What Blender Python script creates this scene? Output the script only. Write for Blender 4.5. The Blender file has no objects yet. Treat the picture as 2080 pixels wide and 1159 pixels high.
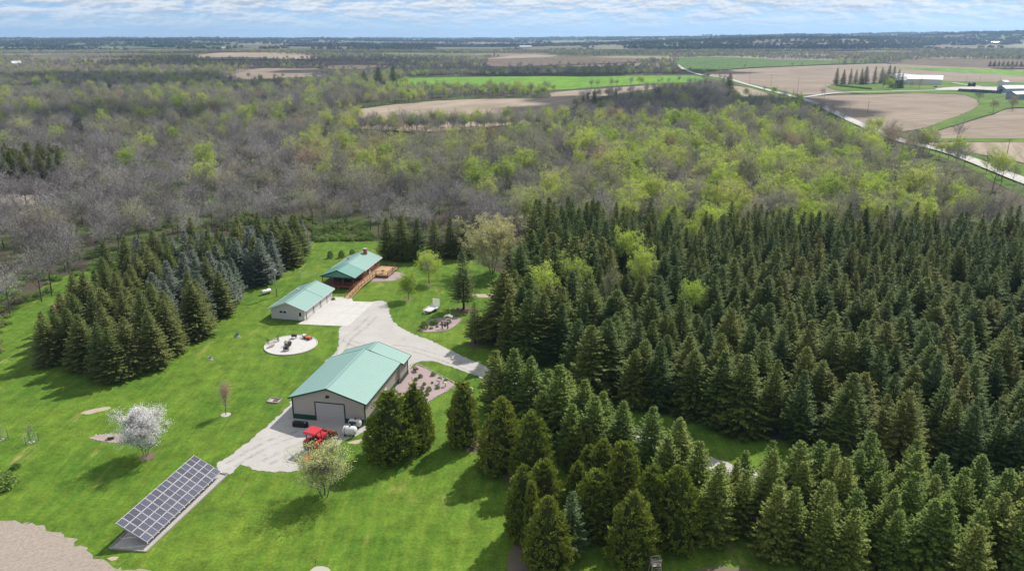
import bpy, bmesh, math, random
from mathutils import Vector, Matrix, noise as mnoise

R = math.radians
sc = bpy.context.scene
COL = sc.collection

# ------------------------------------------------------------------ camera
HFOV, CAMZ, HORIZON = 68.0, 60.0, 79.0
FPX = 1040 / math.tan(R(HFOV / 2))
PITCH = math.atan((579.5 - HORIZON) / FPX)
cam = bpy.data.cameras.new('camera')
cam.sensor_fit = 'HORIZONTAL'
cam.angle = R(HFOV)
cam.clip_start, cam.clip_end = 0.5, 60000
camo = bpy.data.objects.new('camera', cam)
COL.objects.link(camo)
camo.location = (0, 0, CAMZ)
camo.rotation_euler = (R(90) - PITCH, 0, 0)
sc.camera = camo

# ------------------------------------------------------------------ sun, sky, exposure
SUN_AZ, SUN_EL = R(38), R(45)
world = bpy.data.worlds.new('World')
sc.world = world
world.use_nodes = True
wt = world.node_tree
for n in list(wt.nodes): wt.nodes.remove(n)
def wn(t, **k):
    n = wt.nodes.new(t)
    for a, b in k.items(): setattr(n, a, b)
    return n
def wmath(op, a, b=None):
    n = wn('ShaderNodeMath', operation=op)
    for i, q in enumerate((a, b)):
        if q is None: continue
        if isinstance(q, (int, float)): n.inputs[i].default_value = q
        else: wt.links.new(q, n.inputs[i])
    return n.outputs[0]
sky = wn('ShaderNodeTexSky', sky_type='NISHITA', sun_disc=False)
sky.sun_elevation, sky.sun_rotation = SUN_EL, SUN_AZ
sky.air_density, sky.dust_density, sky.ozone_density, sky.altitude = 0.5, 0.0, 7.0, 300
tc = wn('ShaderNodeTexCoord')
sep = wn('ShaderNodeSeparateXYZ'); wt.links.new(tc.outputs['Generated'], sep.inputs[0])
zc = wmath('MAXIMUM', sep.outputs[2], 0.0)
den = wmath('ADD', zc, 0.22)
cmb = wn('ShaderNodeCombineXYZ')
wt.links.new(wmath('DIVIDE', sep.outputs[0], den), cmb.inputs[0])
wt.links.new(wmath('DIVIDE', sep.outputs[1], den), cmb.inputs[1])
def cloud_noise(scale, detail, off, rough=0.58):
    mp = wn('ShaderNodeMapping'); mp.inputs['Location'].default_value = off
    mp.inputs['Scale'].default_value = (1.0, 1.0, 1.0)
    wt.links.new(cmb.outputs[0], mp.inputs[0])
    t = wn('ShaderNodeTexNoise'); t.inputs['Scale'].default_value = scale
    t.inputs['Detail'].default_value = detail; t.inputs['Roughness'].default_value = rough
    wt.links.new(mp.outputs[0], t.inputs['Vector'])
    return t.outputs[0]
n1 = cloud_noise(5.2, 10, (3.1, 1.7, 0), 0.62)
n2 = cloud_noise(5.2, 10, (3.1, 1.7 - 0.04, 0), 0.62)
ramp = wn('ShaderNodeValToRGB')
ramp.color_ramp.elements[0].position, ramp.color_ramp.elements[1].position = 0.33, 0.51
wt.links.new(n1, ramp.inputs[0])
shade = wn('ShaderNodeMapRange')
shade.inputs['From Min'].default_value, shade.inputs['From Max'].default_value = -0.06, 0.09
shade.inputs['To Min'].default_value, shade.inputs['To Max'].default_value = 0.0, 1.0
wt.links.new(wmath('SUBTRACT', n2, n1), shade.inputs[0])
ccol = wn('ShaderNodeMix', data_type='RGBA')
ccol.inputs[6].default_value = (8.6, 8.7, 8.8, 1)
ccol.inputs[7].default_value = (4.6, 5.4, 6.4, 1)
wt.links.new(shade.outputs[0], ccol.inputs[0])
mixs = wn('ShaderNodeMix', data_type='RGBA')
wt.links.new(wmath('MULTIPLY', ramp.outputs[0], wmath('MINIMUM', wmath('ADD', wmath('MULTIPLY', zc, 22.0), 0.12), 0.9)), mixs.inputs[0])
wt.links.new(sky.outputs[0], mixs.inputs[6]); wt.links.new(ccol.outputs[2], mixs.inputs[7])
bg = wn('ShaderNodeBackground'); bg.inputs[1].default_value = 0.09
wt.links.new(mixs.outputs[2], bg.inputs[0])
wo = wn('ShaderNodeOutputWorld'); wt.links.new(bg.outputs[0], wo.inputs[0])

sun = bpy.data.lights.new('sun', 'SUN')
sun.energy, sun.angle, sun.color = 4.9, R(0.55), (1.0, 0.95, 0.87)
suno = bpy.data.objects.new('sun', sun); COL.objects.link(suno)
sdir = Vector((math.sin(SUN_AZ) * math.cos(SUN_EL), math.cos(SUN_AZ) * math.cos(SUN_EL), math.sin(SUN_EL)))
suno.rotation_euler = sdir.to_track_quat('Z', 'Y').to_euler()
suno.location = (0, 0, 200)

vs = sc.view_settings
vs.view_transform, vs.look, vs.gamma, vs.exposure, vs.use_curve_mapping = 'Standard', 'None', 1, 0.35, False
cy = sc.cycles
cy.use_denoising = True
cy.max_bounces, cy.diffuse_bounces, cy.glossy_bounces, cy.transmission_bounces, cy.volume_bounces = 5, 3, 2, 3, 0
cy.transparent_max_bounces = 6
cy.caustics_reflective = cy.caustics_refractive = False

# ------------------------------------------------------------------ where things stand
def PX(x, y, z=0.0):
    fz = z - CAMZ
    depth = y * math.cos(PITCH) - fz * math.sin(PITCH)
    up = y * math.sin(PITCH) + fz * math.cos(PITCH)
    if depth <= 0: return (1e6, 1e6)
    return 1040 + FPX * x / depth, 579.5 - FPX * up / depth
def HGT(base, top_py):
    b = P(*base); lo, hi = 0.0, 60.0; z0 = b.z
    for _ in range(40):
        m = (lo + hi) / 2
        if PX(b.x, b.y, z0 + m)[1] > top_py: lo = m
        else: hi = m
    return lo
def inside(pt, poly):
    x, y = pt; c = False; j = len(poly) - 1
    for i in range(len(poly)):
        xi, yi = poly[i]; xj, yj = poly[j]
        if (yi > y) != (yj > y) and x < (xj - xi) * (y - yi) / (yj - yi) + xi: c = not c
        j = i
    return c
def sstep(a, b, x):
    t = max(0.0, min(1.0, (x - a) / (b - a))); return t * t * (3 - 2 * t)
def terrain(x, y):
    d = math.hypot(x, y)
    if d < 1450: return 0.0
    k = sstep(1450, 2600, d); k2 = sstep(3000, 9000, d); az = x / max(y, 1.0)
    n0 = mnoise.noise(Vector((x / 1500.0, y / 620.0, 6.3))) * 0.5 + 0.5
    n = mnoise.noise(Vector((x / 2600.0, y / 1500.0, 3.3))) * 0.5 + 0.5
    n2 = mnoise.noise(Vector((x / 1100.0, y / 800.0, 9.1))) * 0.5 + 0.5
    h = k * 24 * n0 ** 1.5 + k2 * (30 * n + 16 * n2 + 16 + 58 * sstep(-0.1, 0.62, az))
    h += 36 * math.exp(-(((x - 1400) / 900.0) ** 2 + ((y - 4300) / 500.0) ** 2))
    h += 30 * math.exp(-(((x - 3300) / 800.0) ** 2 + ((y - 5200) / 600.0) ** 2))
    return h
def P(px, py, z=0.0):
    """the point z above the ground that is seen at pixel (px, py) of the 2080-wide photograph"""
    dx, dv = (px - 1040) / FPX, (579.5 - py) / FPX
    d = (dx, math.cos(PITCH) + dv * math.sin(PITCH), -math.sin(PITCH) + dv * math.cos(PITCH))
    g = 0.0
    for _ in range(12):
        t = (z + g - CAMZ) / d[2]
        if d[1] * t < 1450: return Vector((d[0] * t, d[1] * t, z))
        g = 0.5 * g + 0.5 * terrain(d[0] * t, d[1] * t)
    t = (z + g - CAMZ) / d[2]
    return Vector((d[0] * t, d[1] * t, z + terrain(d[0] * t, d[1] * t)))

# ------------------------------------------------------------------ materials
def nodes(m):
    m.use_nodes = True; nt = m.node_tree
    return nt, nt.nodes, nt.links, nt.nodes['Principled BSDF']
def rgba(c): return (c[0], c[1], c[2], 1)
def mixn(nt, fac, a, b, bl='MIX'):
    n = nt.nodes.new('ShaderNodeMix'); n.data_type = 'RGBA'; n.blend_type = bl
    for i, q in ((0, fac), (6, a), (7, b)):
        if isinstance(q, (int, float)): n.inputs[i].default_value = q
        elif isinstance(q, tuple): n.inputs[i].default_value = rgba(q)
        else: nt.links.new(q, n.inputs[i])
    return n.outputs[2]
def noisen(nt, scale, detail=4, vec=None, rough=0.55, sx=None, rz=0.0):
    n = nt.nodes.new('ShaderNodeTexNoise')
    n.inputs['Scale'].default_value = scale; n.inputs['Detail'].default_value = detail; n.inputs['Roughness'].default_value = rough
    if vec is None:
        g = nt.nodes.new('ShaderNodeNewGeometry'); vec = g.outputs['Position']
    if sx or rz:
        mp = nt.nodes.new('ShaderNodeMapping')
        if sx: mp.inputs['Scale'].default_value = sx
        mp.inputs['Rotation'].default_value = (0, 0, rz)
        nt.links.new(vec, mp.inputs[0]); vec = mp.outputs[0]
    nt.links.new(vec, n.inputs['Vector'])
    return n.outputs[0]
def rampn(nt, src, stops):
    n = nt.nodes.new('ShaderNodeValToRGB'); e = n.color_ramp.elements
    while len(e) < len(stops): e.new(0.5)
    for i, (p, c) in enumerate(stops):
        e[i].position = p; e[i].color = rgba(c) if isinstance(c, tuple) else (c, c, c, 1)
    nt.links.new(src, n.inputs[0]); return n.outputs[0]
def bump(nt, b, src, strength, dist):
    n = nt.nodes.new('ShaderNodeBump'); n.inputs['Strength'].default_value = strength; n.inputs['Distance'].default_value = dist
    nt.links.new(src, n.inputs['Height']); nt.links.new(n.outputs[0], b.inputs['Normal'])
MATS = {}
HARD = 0.80
def plain(name, col, rough=0.7, var=0.12, scale=1.5, metal=0.0, spec=0.3, rand=0.0):
    col = tuple(q * HARD for q in col)
    if name in MATS: return MATS[name]
    m = bpy.data.materials.new(name); nt, N, L, b = nodes(m)
    c2 = tuple(max(0, q * (1 - var)) for q in col); c1 = tuple(min(1, q * (1 + var)) for q in col)
    c = mixn(nt, noisen(nt, scale, 6, rough=0.65), c2, c1)
    if rand:
        oi = N.new('ShaderNodeObjectInfo')
        v = rampn(nt, oi.outputs['Random'], [(0, 1 - rand), (1, 1 + rand)])
        c = mixn(nt, 1.0, c, v, 'MULTIPLY')
    L.new(c, b.inputs['Base Color'])
    b.inputs['Roughness'].default_value = rough; b.inputs['Metallic'].default_value = metal
    b.inputs['Specular IOR Level'].default_value = spec
    MATS[name] = m; return m
def foliage(name, stops, transl=0.25, var=0.35, rough=0.7, nscale=1.2):
    m = bpy.data.materials.new(name); nt, N, L, b = nodes(m)
    oi = N.new('ShaderNodeObjectInfo')
    c = rampn(nt, oi.outputs['Random'], stops)
    g = N.new('ShaderNodeNewGeometry')
    isl = rampn(nt, g.outputs['Random Per Island'], [(0, 1 - var), (1, 1 + var)])
    c = mixn(nt, 1.0, c, isl, 'MULTIPLY')
    L.new(c, b.inputs['Base Color']); b.inputs['Roughness'].default_value = rough
    b.inputs['Specular IOR Level'].default_value = 0.15
    tr = N.new('ShaderNodeBsdfTranslucent'); L.new(c, tr.inputs[0])
    mx = N.new('ShaderNodeMixShader'); mx.inputs[0].default_value = transl
    L.new(b.outputs[0], mx.inputs[1]); L.new(tr.outputs[0], mx.inputs[2])
    L.new(mx.outputs[0], N['Material Output'].inputs[0])
    return m
def field(name, a, b2, ang, pitch=3.0, extra=None, lo=0.72, hi=1.22):
    a, b2 = tuple(q * HARD for q in a), tuple(q * HARD for q in b2)
    m = bpy.data.materials.new(name); nt, N, L, b = nodes(m)
    g = N.new('ShaderNodeNewGeometry')
    mp = N.new('ShaderNodeMapping'); mp.inputs['Rotation'].default_value = (0, 0, ang)
    L.new(g.outputs['Position'], mp.inputs[0])
    st = noisen(nt, 1.0, 3, mp.outputs[0], sx=(1 / pitch, 0.012, 0.01))
    pa = noisen(nt, 0.012, 6, g.outputs['Position'], 0.6)
    c = mixn(nt, rampn(nt, pa, [(0.32, 0.0), (0.68, 1.0)]), a, b2)
    c = mixn(nt, 1.0, c, rampn(nt, st, [(0.3, lo), (0.7, hi)]), 'MULTIPLY')
    fg = noisen(nt, 2.2, 9, g.outputs['Position'], 0.85)
    c = mixn(nt, 1.0, c, rampn(nt, fg, [(0.3, 0.62), (0.7, 1.3)]), 'MULTIPLY')
    bump(nt, b, fg, 0.8, 0.15)
    if extra:
        e = noisen(nt, 0.02, 5, g.outputs['Position'], 0.6, sx=(1, 0.3, 1), rz=ang)
        c = mixn(nt, rampn(nt, e, [(0.55, 0.0), (0.66, 0.7)]), c, extra)
    L.new(c, b.inputs['Base Color']); b.inputs['Roughness'].default_value = 0.95; b.inputs['Specular IOR Level'].default_value = 0.1
    return m

M_bark = plain('bark_grey', (0.12, 0.105, 0.095), 0.9, 0.35, 3.0, spec=0.1)
M_barkd = plain('bark_dark', (0.06, 0.048, 0.038), 0.9, 0.3, 3.0, spec=0.1)
M_twig = plain('twig_grey', (0.39, 0.365, 0.35), 0.9, 0.2, 0.3, spec=0.1, rand=0.48)
M_spruce = foliage('spruce_needles', [(0, (0.058, 0.10, 0.022)), (0.4, (0.085, 0.125, 0.022)), (0.8, (0.125, 0.155, 0.026)), (1, (0.135, 0.145, 0.03))], 0.14, 0.4)
M_spruce_light = foliage('spruce_needles_light', [(0, (0.105, 0.165, 0.028)), (0.5, (0.14, 0.19, 0.03)), (1, (0.165, 0.20, 0.038))], 0.16, 0.4)
M_olive = foliage('spruce_needles_olive', [(0, (0.105, 0.145, 0.038)), (1, (0.165, 0.185, 0.055))], 0.16, 0.4)
M_blue = foliage('blue_spruce_needles', [(0, (0.125, 0.165, 0.115)), (1, (0.19, 0.22, 0.175))], 0.12, 0.4)
M_pine = foliage('pine_needles', [(0, (0.06, 0.105, 0.04)), (1, (0.09, 0.135, 0.05))], 0.15, 0.4)
M_cedar = foliage('cedar_sprays', [(0, (0.17, 0.225, 0.03)), (1, (0.225, 0.265, 0.042))], 0.25, 0.45)
M_shade_core = plain('cedar_shade_core', (0.05, 0.065, 0.018), 0.9, 0.3, 2.0, spec=0.05)  # dark opaque shell added inside the cedar crowns to block light
M_l_yellow = foliage('leaves_yellow_green', [(0, (0.33, 0.44, 0.08)), (0.5, (0.48, 0.58, 0.10)), (1, (0.50, 0.52, 0.13))], 0.42, 0.3)
M_l_bright = foliage('leaves_bright_green', [(0, (0.36, 0.50, 0.06)), (1, (0.52, 0.64, 0.09))], 0.42, 0.3)
M_l_olive = foliage('leaves_pale_olive', [(0, (0.33, 0.37, 0.16)), (0.5, (0.39, 0.39, 0.20)), (1, (0.38, 0.35, 0.22))], 0.3, 0.3)
M_l_shade = foliage('leaves_soft_yellow', [(0, (0.50, 0.48, 0.20)), (1, (0.52, 0.50, 0.22))], 0.35, 0.3)
M_l_rust = foliage('leaves_rusty', [(0, (0.47, 0.30, 0.17)), (1, (0.50, 0.36, 0.20))], 0.3, 0.3)
M_l_pale = foliage('leaves_pale_green', [(0, (0.60, 0.64, 0.25)), (1, (0.62, 0.66, 0.30))], 0.45, 0.35)
M_blossom = foliage('white_blossom', [(0, (0.86, 0.84, 0.83)), (1, (0.88, 0.86, 0.85))], 0.3, 0.12)
M_bush = foliage('bush_leaves', [(0, (0.11, 0.20, 0.04)), (1, (0.19, 0.28, 0.07))], 0.3, 0.35)
M_under = foliage('undergrowth_leaves', [(0, (0.15, 0.27, 0.05)), (0.6, (0.23, 0.33, 0.08)), (1, (0.32, 0.30, 0.18))], 0.3, 0.3)
M_dry = foliage('dry_grass', [(0, (0.55, 0.42, 0.28)), (1, (0.6, 0.48, 0.33))], 0.3, 0.25)
M_far = foliage('far_wood', [(0, (0.085, 0.085, 0.065)), (0.35, (0.10, 0.095, 0.08)), (0.7, (0.11, 0.13, 0.05)), (1, (0.06, 0.075, 0.035))], 0.1, 0.3)

def ground_mat():
    m = bpy.data.materials.new('countryside'); nt, N, L, b = nodes(m)
    g = N.new('ShaderNodeNewGeometry'); pos = g.outputs['Position']
    litter = mixn(nt, noisen(nt, 0.6, 8, pos, 0.7), (0.035, 0.03, 0.022), (0.10, 0.083, 0.063))
    gr = mixn(nt, noisen(nt, 0.9, 6, pos), (0.045, 0.085, 0.018), (0.09, 0.14, 0.03))
    floor = mixn(nt, rampn(nt, noisen(nt, 0.022, 6, pos, 0.65), [(0.44, 0.0), (0.62, 0.85)]), litter, gr)
    # far farmland: one colour for each parcel
    mp = N.new('ShaderNodeMapping'); mp.inputs['Scale'].default_value = (1 / 620.0, 1 / 420.0, 0); mp.inputs['Rotation'].default_value = (0, 0, 0.2)
    L.new(pos, mp.inputs[0])
    vo = N.new('ShaderNodeTexVoronoi'); vo.inputs['Scale'].default_value = 1.0; vo.distance = 'CHEBYCHEV'
    L.new(mp.outputs[0], vo.inputs['Vector'])
    sp = N.new('ShaderNodeSeparateColor'); L.new(vo.outputs['Color'], sp.inputs[0])
    parc = rampn(nt, sp.outputs[0], [(0.0, (0.10, 0.085, 0.06)), (0.2, (0.33, 0.27, 0.20)), (0.4, (0.21, 0.165, 0.12)), (0.55, (0.09, 0.15, 0.04)), (0.7, (0.37, 0.31, 0.235)), (0.9, (0.10, 0.20, 0.04)), (1.0, (0.16, 0.13, 0.10))])
    parc = mixn(nt, 1.0, parc, rampn(nt, noisen(nt, 0.004, 5, pos, 0.6), [(0.3, 0.5), (0.7, 0.9)]), 'MULTIPLY')
    ln = N.new('ShaderNodeVectorMath'); ln.operation = 'LENGTH'; L.new(pos, ln.inputs[0])
    mr = N.new('ShaderNodeMapRange'); mr.inputs['From Min'].default_value = 1480; mr.inputs['From Max'].default_value = 1560
    L.new(ln.outputs['Value'], mr.inputs[0])
    c = mixn(nt, mr.outputs[0], floor, parc)
    L.new(c, b.inputs['Base Color']); b.inputs['Roughness'].default_value = 0.95; b.inputs['Specular IOR Level'].default_value = 0.1
    return m
def lawn_mat():
    m = bpy.data.materials.new('lawn_grass'); nt, N, L, b = nodes(m)
    g = N.new('ShaderNodeNewGeometry'); pos = g.outputs['Position']
    big = noisen(nt, 0.045, 6, pos, 0.62)
    st = noisen(nt, 1.0, 4, pos, 0.6, sx=(0.9, 0.10, 1), rz=R(24))
    st2 = noisen(nt, 1.0, 4, pos, 0.6, sx=(0.7, 0.09, 1), rz=R(-62))
    fine = noisen(nt, 2.4, 8, pos, 0.75)
    c = mixn(nt, rampn(nt, big, [(0.35, 0.0), (0.65, 1.0)]), (0.056, 0.132, 0.012), (0.115, 0.190, 0.020))
    c = mixn(nt, rampn(nt, st, [(0.42, 0.0), (0.74, 0.5)]), c, (0.185, 0.245, 0.03))
    c = mixn(nt, rampn(nt, st2, [(0.45, 0.0), (0.75, 0.28)]), c, (0.040, 0.112, 0.010))
    c = mixn(nt, 1.0, c, rampn(nt, fine, [(0.28, 0.5), (0.72, 1.38)]), 'MULTIPLY')
    dry = noisen(nt, 1.0, 7, pos, 0.7, sx=(0.20, 0.05, 1), rz=R(-70))
    c = mixn(nt, rampn(nt, dry, [(0.60, 0.0), (0.74, 0.85)]), c, (0.30, 0.27, 0.09))
    mid = noisen(nt, 0.35, 6, pos, 0.7)
    c = mixn(nt, 1.0, c, rampn(nt, mid, [(0.3, 0.62), (0.7, 1.3)]), 'MULTIPLY')
    L.new(c, b.inputs['Base Color']); b.inputs['Roughness'].default_value = 0.9; b.inputs['Specular IOR Level'].default_value = 0.12
    bump(nt, b, fine, 0.6, 0.12)
    return m
def gravel_mat(name, a, b2, s=2.0, track=0.0):
    a, b2 = tuple(q * HARD for q in a), tuple(q * HARD for q in b2)
    m = bpy.data.materials.new(name); nt, N, L, b = nodes(m)
    g = N.new('ShaderNodeNewGeometry'); pos = g.outputs['Position']
    f = noisen(nt, 9.0 * s, 8, pos, 0.8); l = noisen(nt, 0.28, 7, pos, 0.65)
    c = mixn(nt, l, a, b2)
    c = mixn(nt, 1.0, c, rampn(nt, f, [(0.3, 0.72), (0.7, 1.2)]), 'MULTIPLY')
    c = mixn(nt, rampn(nt, noisen(nt, 0.9, 8, pos, 0.75), [(0.55, 0.0), (0.72, 0.6)]), c, tuple(q * 0.62 for q in a))
    L.new(c, b.inputs['Base Color']); b.inputs['Roughness'].default_value = 0.95; b.inputs['Specular IOR Level'].default_value = 0.1
    bump(nt, b, f, 0.5, 0.04)
    return m
M_ground, M_lawn = ground_mat(), lawn_mat()
M_gravel = gravel_mat('limestone_gravel', (0.42, 0.40, 0.375), (0.59, 0.57, 0.545))
M_conc = gravel_mat('concrete', (0.56, 0.54, 0.52), (0.66, 0.64, 0.62), 0.5)
M_pink = gravel_mat('pink_gravel', (0.36, 0.27, 0.27), (0.48, 0.38, 0.37))
M_soil = gravel_mat('bare_soil', (0.40, 0.34, 0.24), (0.55, 0.48, 0.36), 1.0)
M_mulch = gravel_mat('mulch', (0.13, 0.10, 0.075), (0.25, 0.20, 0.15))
M_road = gravel_mat('road_gravel', (0.52, 0.50, 0.48), (0.62, 0.60, 0.57), 0.4)
M_stone = plain('field_stone', (0.50, 0.47, 0.42), 0.9, 0.3, 3.0, spec=0.15, rand=0.25)
M_roof = plain('green_metal_roof', (0.25, 0.42, 0.375), 0.38, 0.05, 0.4, spec=0.5)
M_roofd = plain('dark_green_metal', (0.12, 0.31, 0.265), 0.42, 0.06, 0.4, spec=0.5)
M_green = plain('green_trim', (0.014, 0.075, 0.05), 0.5, 0.1, 1.0)
M_tan = plain('tan_steel_siding', (0.53, 0.475, 0.435), 0.55, 0.06, 0.6)
M_white = plain('white_paint', (0.74, 0.73, 0.72), 0.5, 0.05, 1.0)
M_vinyl = plain('pale_vinyl_siding', (0.62, 0.60, 0.58), 0.55, 0.05, 0.6)
M_door = plain('overhead_door', (0.52, 0.50, 0.50), 0.5, 0.05, 0.6)
M_glass = plain('dark_window_glass', (0.02, 0.025, 0.03), 0.08, 0.1, 1.0, spec=0.6)
M_brick = plain('red_brick', (0.36, 0.125, 0.075), 0.85, 0.3, 4.0)
M_brickl = plain('chimney_brick', (0.34, 0.13, 0.08), 0.85, 0.3, 5.0)
M_deck = plain('cedar_deck', (0.56, 0.36, 0.19), 0.7, 0.2, 2.0)
M_deckd = plain('stained_deck', (0.20, 0.075, 0.045), 0.7, 0.2, 2.0)
M_iron = plain('dark_iron', (0.035, 0.032, 0.030), 0.6, 0.3, 4.0)
M_rust = plain('rusty_iron', (0.17, 0.085, 0.05), 0.8, 0.4, 5.0)
M_galv = plain('galvanised_steel', (0.55, 0.55, 0.56), 0.4, 0.1, 1.0, metal=0.4)
M_wood = plain('weathered_wood', (0.36, 0.33, 0.30), 0.85, 0.25, 3.0)
M_poleW = plain('utility_pole_wood', (0.20, 0.17, 0.14), 0.9, 0.2, 3.0)
M_red = plain('tractor_red', (0.58, 0.02, 0.035), 0.38, 0.08, 2.0, spec=0.5)
M_orange = plain('orange_red_paint', (0.62, 0.09, 0.04), 0.45, 0.1, 2.0, spec=0.4)
M_rubber = plain('black_rubber', (0.022, 0.022, 0.023), 0.8, 0.2, 4.0)
M_black = plain('black_plastic', (0.016, 0.018, 0.026), 0.45, 0.15, 2.0)
M_tank = plain('white_tank_paint', (0.78, 0.78, 0.79), 0.4, 0.07, 2.0, spec=0.4)
M_blueg = plain('blue_grey_steel', (0.26, 0.32, 0.40), 0.5, 0.05, 0.2)
M_car = plain('dark_car_paint', (0.03, 0.03, 0.035), 0.3, 0.1, 1.0, spec=0.5)
def solar_mat():
    m = bpy.data.materials.new('solar_cells'); nt, N, L, b = nodes(m)
    t = N.new('ShaderNodeTexCoord'); mp = N.new('ShaderNodeMapping'); mp.inputs['Scale'].default_value = (1, 6.0, 0)
    L.new(t.outputs['Object'], mp.inputs[0])
    w = N.new('ShaderNodeTexWave'); w.bands_direction = 'Y'; w.inputs['Scale'].default_value = 0.3
    L.new(mp.outputs[0], w.inputs['Vector'])
    oi = N.new('ShaderNodeObjectInfo')
    base = rampn(nt, oi.outputs['Random'], [(0, (0.020, 0.022, 0.05)), (1, (0.045, 0.048, 0.09))])
    c = mixn(nt, rampn(nt, w.outputs[0], [(0.90, 0.0), (0.97, 0.3)]), base, (0.25, 0.25, 0.33))
    L.new(c, b.inputs['Base Color']); b.inputs['Roughness'].default_value = 0.4; b.inputs['Specular IOR Level'].default_value = 0.08
    return m
M_solar = solar_mat()

# ------------------------------------------------------------------ mesh helpers
class MB:
    def __init__(s): s.v, s.f, s.m = [], [], []
    def face(s, pts, mi=0):
        i = len(s.v); s.v.extend([tuple(p) for p in pts]); s.f.append(tuple(range(i, i + len(pts)))); s.m.append(mi)
    def box(s, c, d, rz=0.0, mi=0, mat=None):
        i = len(s.v); x, y, z = d[0] / 2, d[1] / 2, d[2] / 2
        ca, sa = math.cos(rz), math.sin(rz)
        for a, b, e in ((-x, -y, -z), (x, -y, -z), (x, y, -z), (-x, y, -z), (-x, -y, z), (x, -y, z), (x, y, z), (-x, y, z)):
            p = Vector((a, b, e))
            if mat: p = mat @ p
            else: p = Vector((a * ca - b * sa, a * sa + b * ca, e))
            s.v.append((p.x + c[0], p.y + c[1], p.z + c[2]))
        for q in ((0, 3, 2, 1), (4, 5, 6, 7), (0, 1, 5, 4), (1, 2, 6, 5), (2, 3, 7, 6), (3, 0, 4, 7)):
            s.f.append(tuple(i + k for k in q)); s.m.append(mi)
        return s
    def bar(s, a, b, w, h=None, mi=0):
        a, b = Vector(a), Vector(b); d = b - a; L = d.length
        if L < 1e-6: return s
        q = d.to_track_quat('X', 'Z').to_matrix()
        return s.box((a + b) / 2, (L, w, h or w), mat=q, mi=mi)
    def tube(s, pts, rad, n=6, mi=0, cap=True):
        pts = [Vector(p) for p in pts]; rings = []
        for k, p in enumerate(pts):
            d = (pts[min(k + 1, len(pts) - 1)] - pts[max(k - 1, 0)])
            if d.length < 1e-9: d = Vector((0, 0, 1))
            q = d.to_track_quat('Z', 'Y').to_matrix(); r = rad[k] if isinstance(rad, (list, tuple)) else rad
            i = len(s.v); rings.append(i)
            for j in range(n):
                a = 2 * math.pi * j / n
                s.v.append(tuple(p + q @ Vector((r * math.cos(a), r * math.sin(a), 0))))
        for k in range(len(pts) - 1):
            a, b = rings[k], rings[k + 1]
            for j in range(n):
                s.f.append((a + j, a + (j + 1) % n, b + (j + 1) % n, b + j)); s.m.append(mi)
        if cap:
            s.f.append(tuple(rings[0] + j for j in range(n - 1, -1, -1))); s.m.append(mi)
            s.f.append(tuple(rings[-1] + j for j in range(n))); s.m.append(mi)
        return s
    def prism(s, poly, z0, z1, mi=0):
        n = len(poly); i = len(s.v)
        s.v += [(p[0], p[1], z0) for p in poly] + [(p[0], p[1], z1) for p in poly]
        s.f.append(tuple(i + k for k in range(n - 1, -1, -1))); s.m.append(mi)
        s.f.append(tuple(i + n + k for k in range(n))); s.m.append(mi)
        for k in range(n):
            s.f.append((i + k, i + (k + 1) % n, i + n + (k + 1) % n, i + n + k)); s.m.append(mi)
        return s
    def extrude_x(s, prof, x0, x1, mi=0):   # profile in (y,z), extruded along x
        n = len(prof); i = len(s.v)
        s.v += [(x0, p[0], p[1]) for p in prof] + [(x1, p[0], p[1]) for p in prof]
        s.f.append(tuple(i + k for k in range(n))); s.m.append(mi)
        s.f.append(tuple(i + n + k for k in range(n - 1, -1, -1))); s.m.append(mi)
        for k in range(n):
            s.f.append((i + k, i + n + k, i + n + (k + 1) % n, i + (k + 1) % n)); s.m.append(mi)
        return s
    def extrude_y(s, prof, y0, y1, mi=0):   # profile in (x,z), extruded along y
        n = len(prof); i = len(s.v)
        s.v += [(p[0], y0, p[1]) for p in prof] + [(p[0], y1, p[1]) for p in prof]
        s.f.append(tuple(i + k for k in range(n - 1, -1, -1))); s.m.append(mi)
        s.f.append(tuple(i + n + k for k in range(n))); s.m.append(mi)
        for k in range(n):
            s.f.append((i + k, i + (k + 1) % n, i + n + (k + 1) % n, i + n + k)); s.m.append(mi)
        return s
    def rock(s, c, r, seed, mi=0, flat=0.65):
        rn = random.Random(seed); i = len(s.v); n, k = 7, 3
        s.v.append((c[0], c[1], c[2] + r * flat))
        for a in range(k):
            th = math.pi * (a + 1) / (k + 1)
            for j in range(n):
                ph = 2 * math.pi * j / n; q = r * rn.uniform(0.75, 1.15)
                s.v.append((c[0] + q * math.sin(th) * math.cos(ph), c[1] + q * math.sin(th) * math.sin(ph), c[2] + q * flat * math.cos(th)))
        s.v.append((c[0], c[1], c[2] - r * flat)); e = len(s.v) - 1
        for j in range(n):
            s.f.append((i, i + 1 + j, i + 1 + (j + 1) % n)); s.m.append(mi)
            for a in range(k - 1):
                o = i + 1 + a * n
                s.f.append((o + j, o + n + j, o + n + (j + 1) % n, o + (j + 1) % n)); s.m.append(mi)
            o = i + 1 + (k - 1) * n
            s.f.append((o + j, e, o + (j + 1) % n)); s.m.append(mi)
        return s
    def mesh(s, name, mats, smooth=False):
        me = bpy.data.meshes.new(name); me.from_pydata(s.v, [], s.f)
        mats = mats if isinstance(mats, (list, tuple)) else [mats]
        for m in mats: me.materials.append(m)
        if len(mats) > 1: me.polygons.foreach_set('material_index', s.m)
        if smooth: me.polygons.foreach_set('use_smooth', [True] * len(me.polygons))
        me.update(); return me
    def build(s, name, mats, parent=None, smooth=False):
        return link(name, s.mesh(name, mats, smooth), parent)
def link(name, data, parent=None):
    o = bpy.data.objects.new(name, data); COL.objects.link(o)
    if parent is not None: o.parent = parent
    return o
def tag(o, label, cat, group=None, kind=None):
    o['label'] = label; o['category'] = cat
    if group: o['group'] = group
    if kind: o['kind'] = kind
    return o
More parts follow.
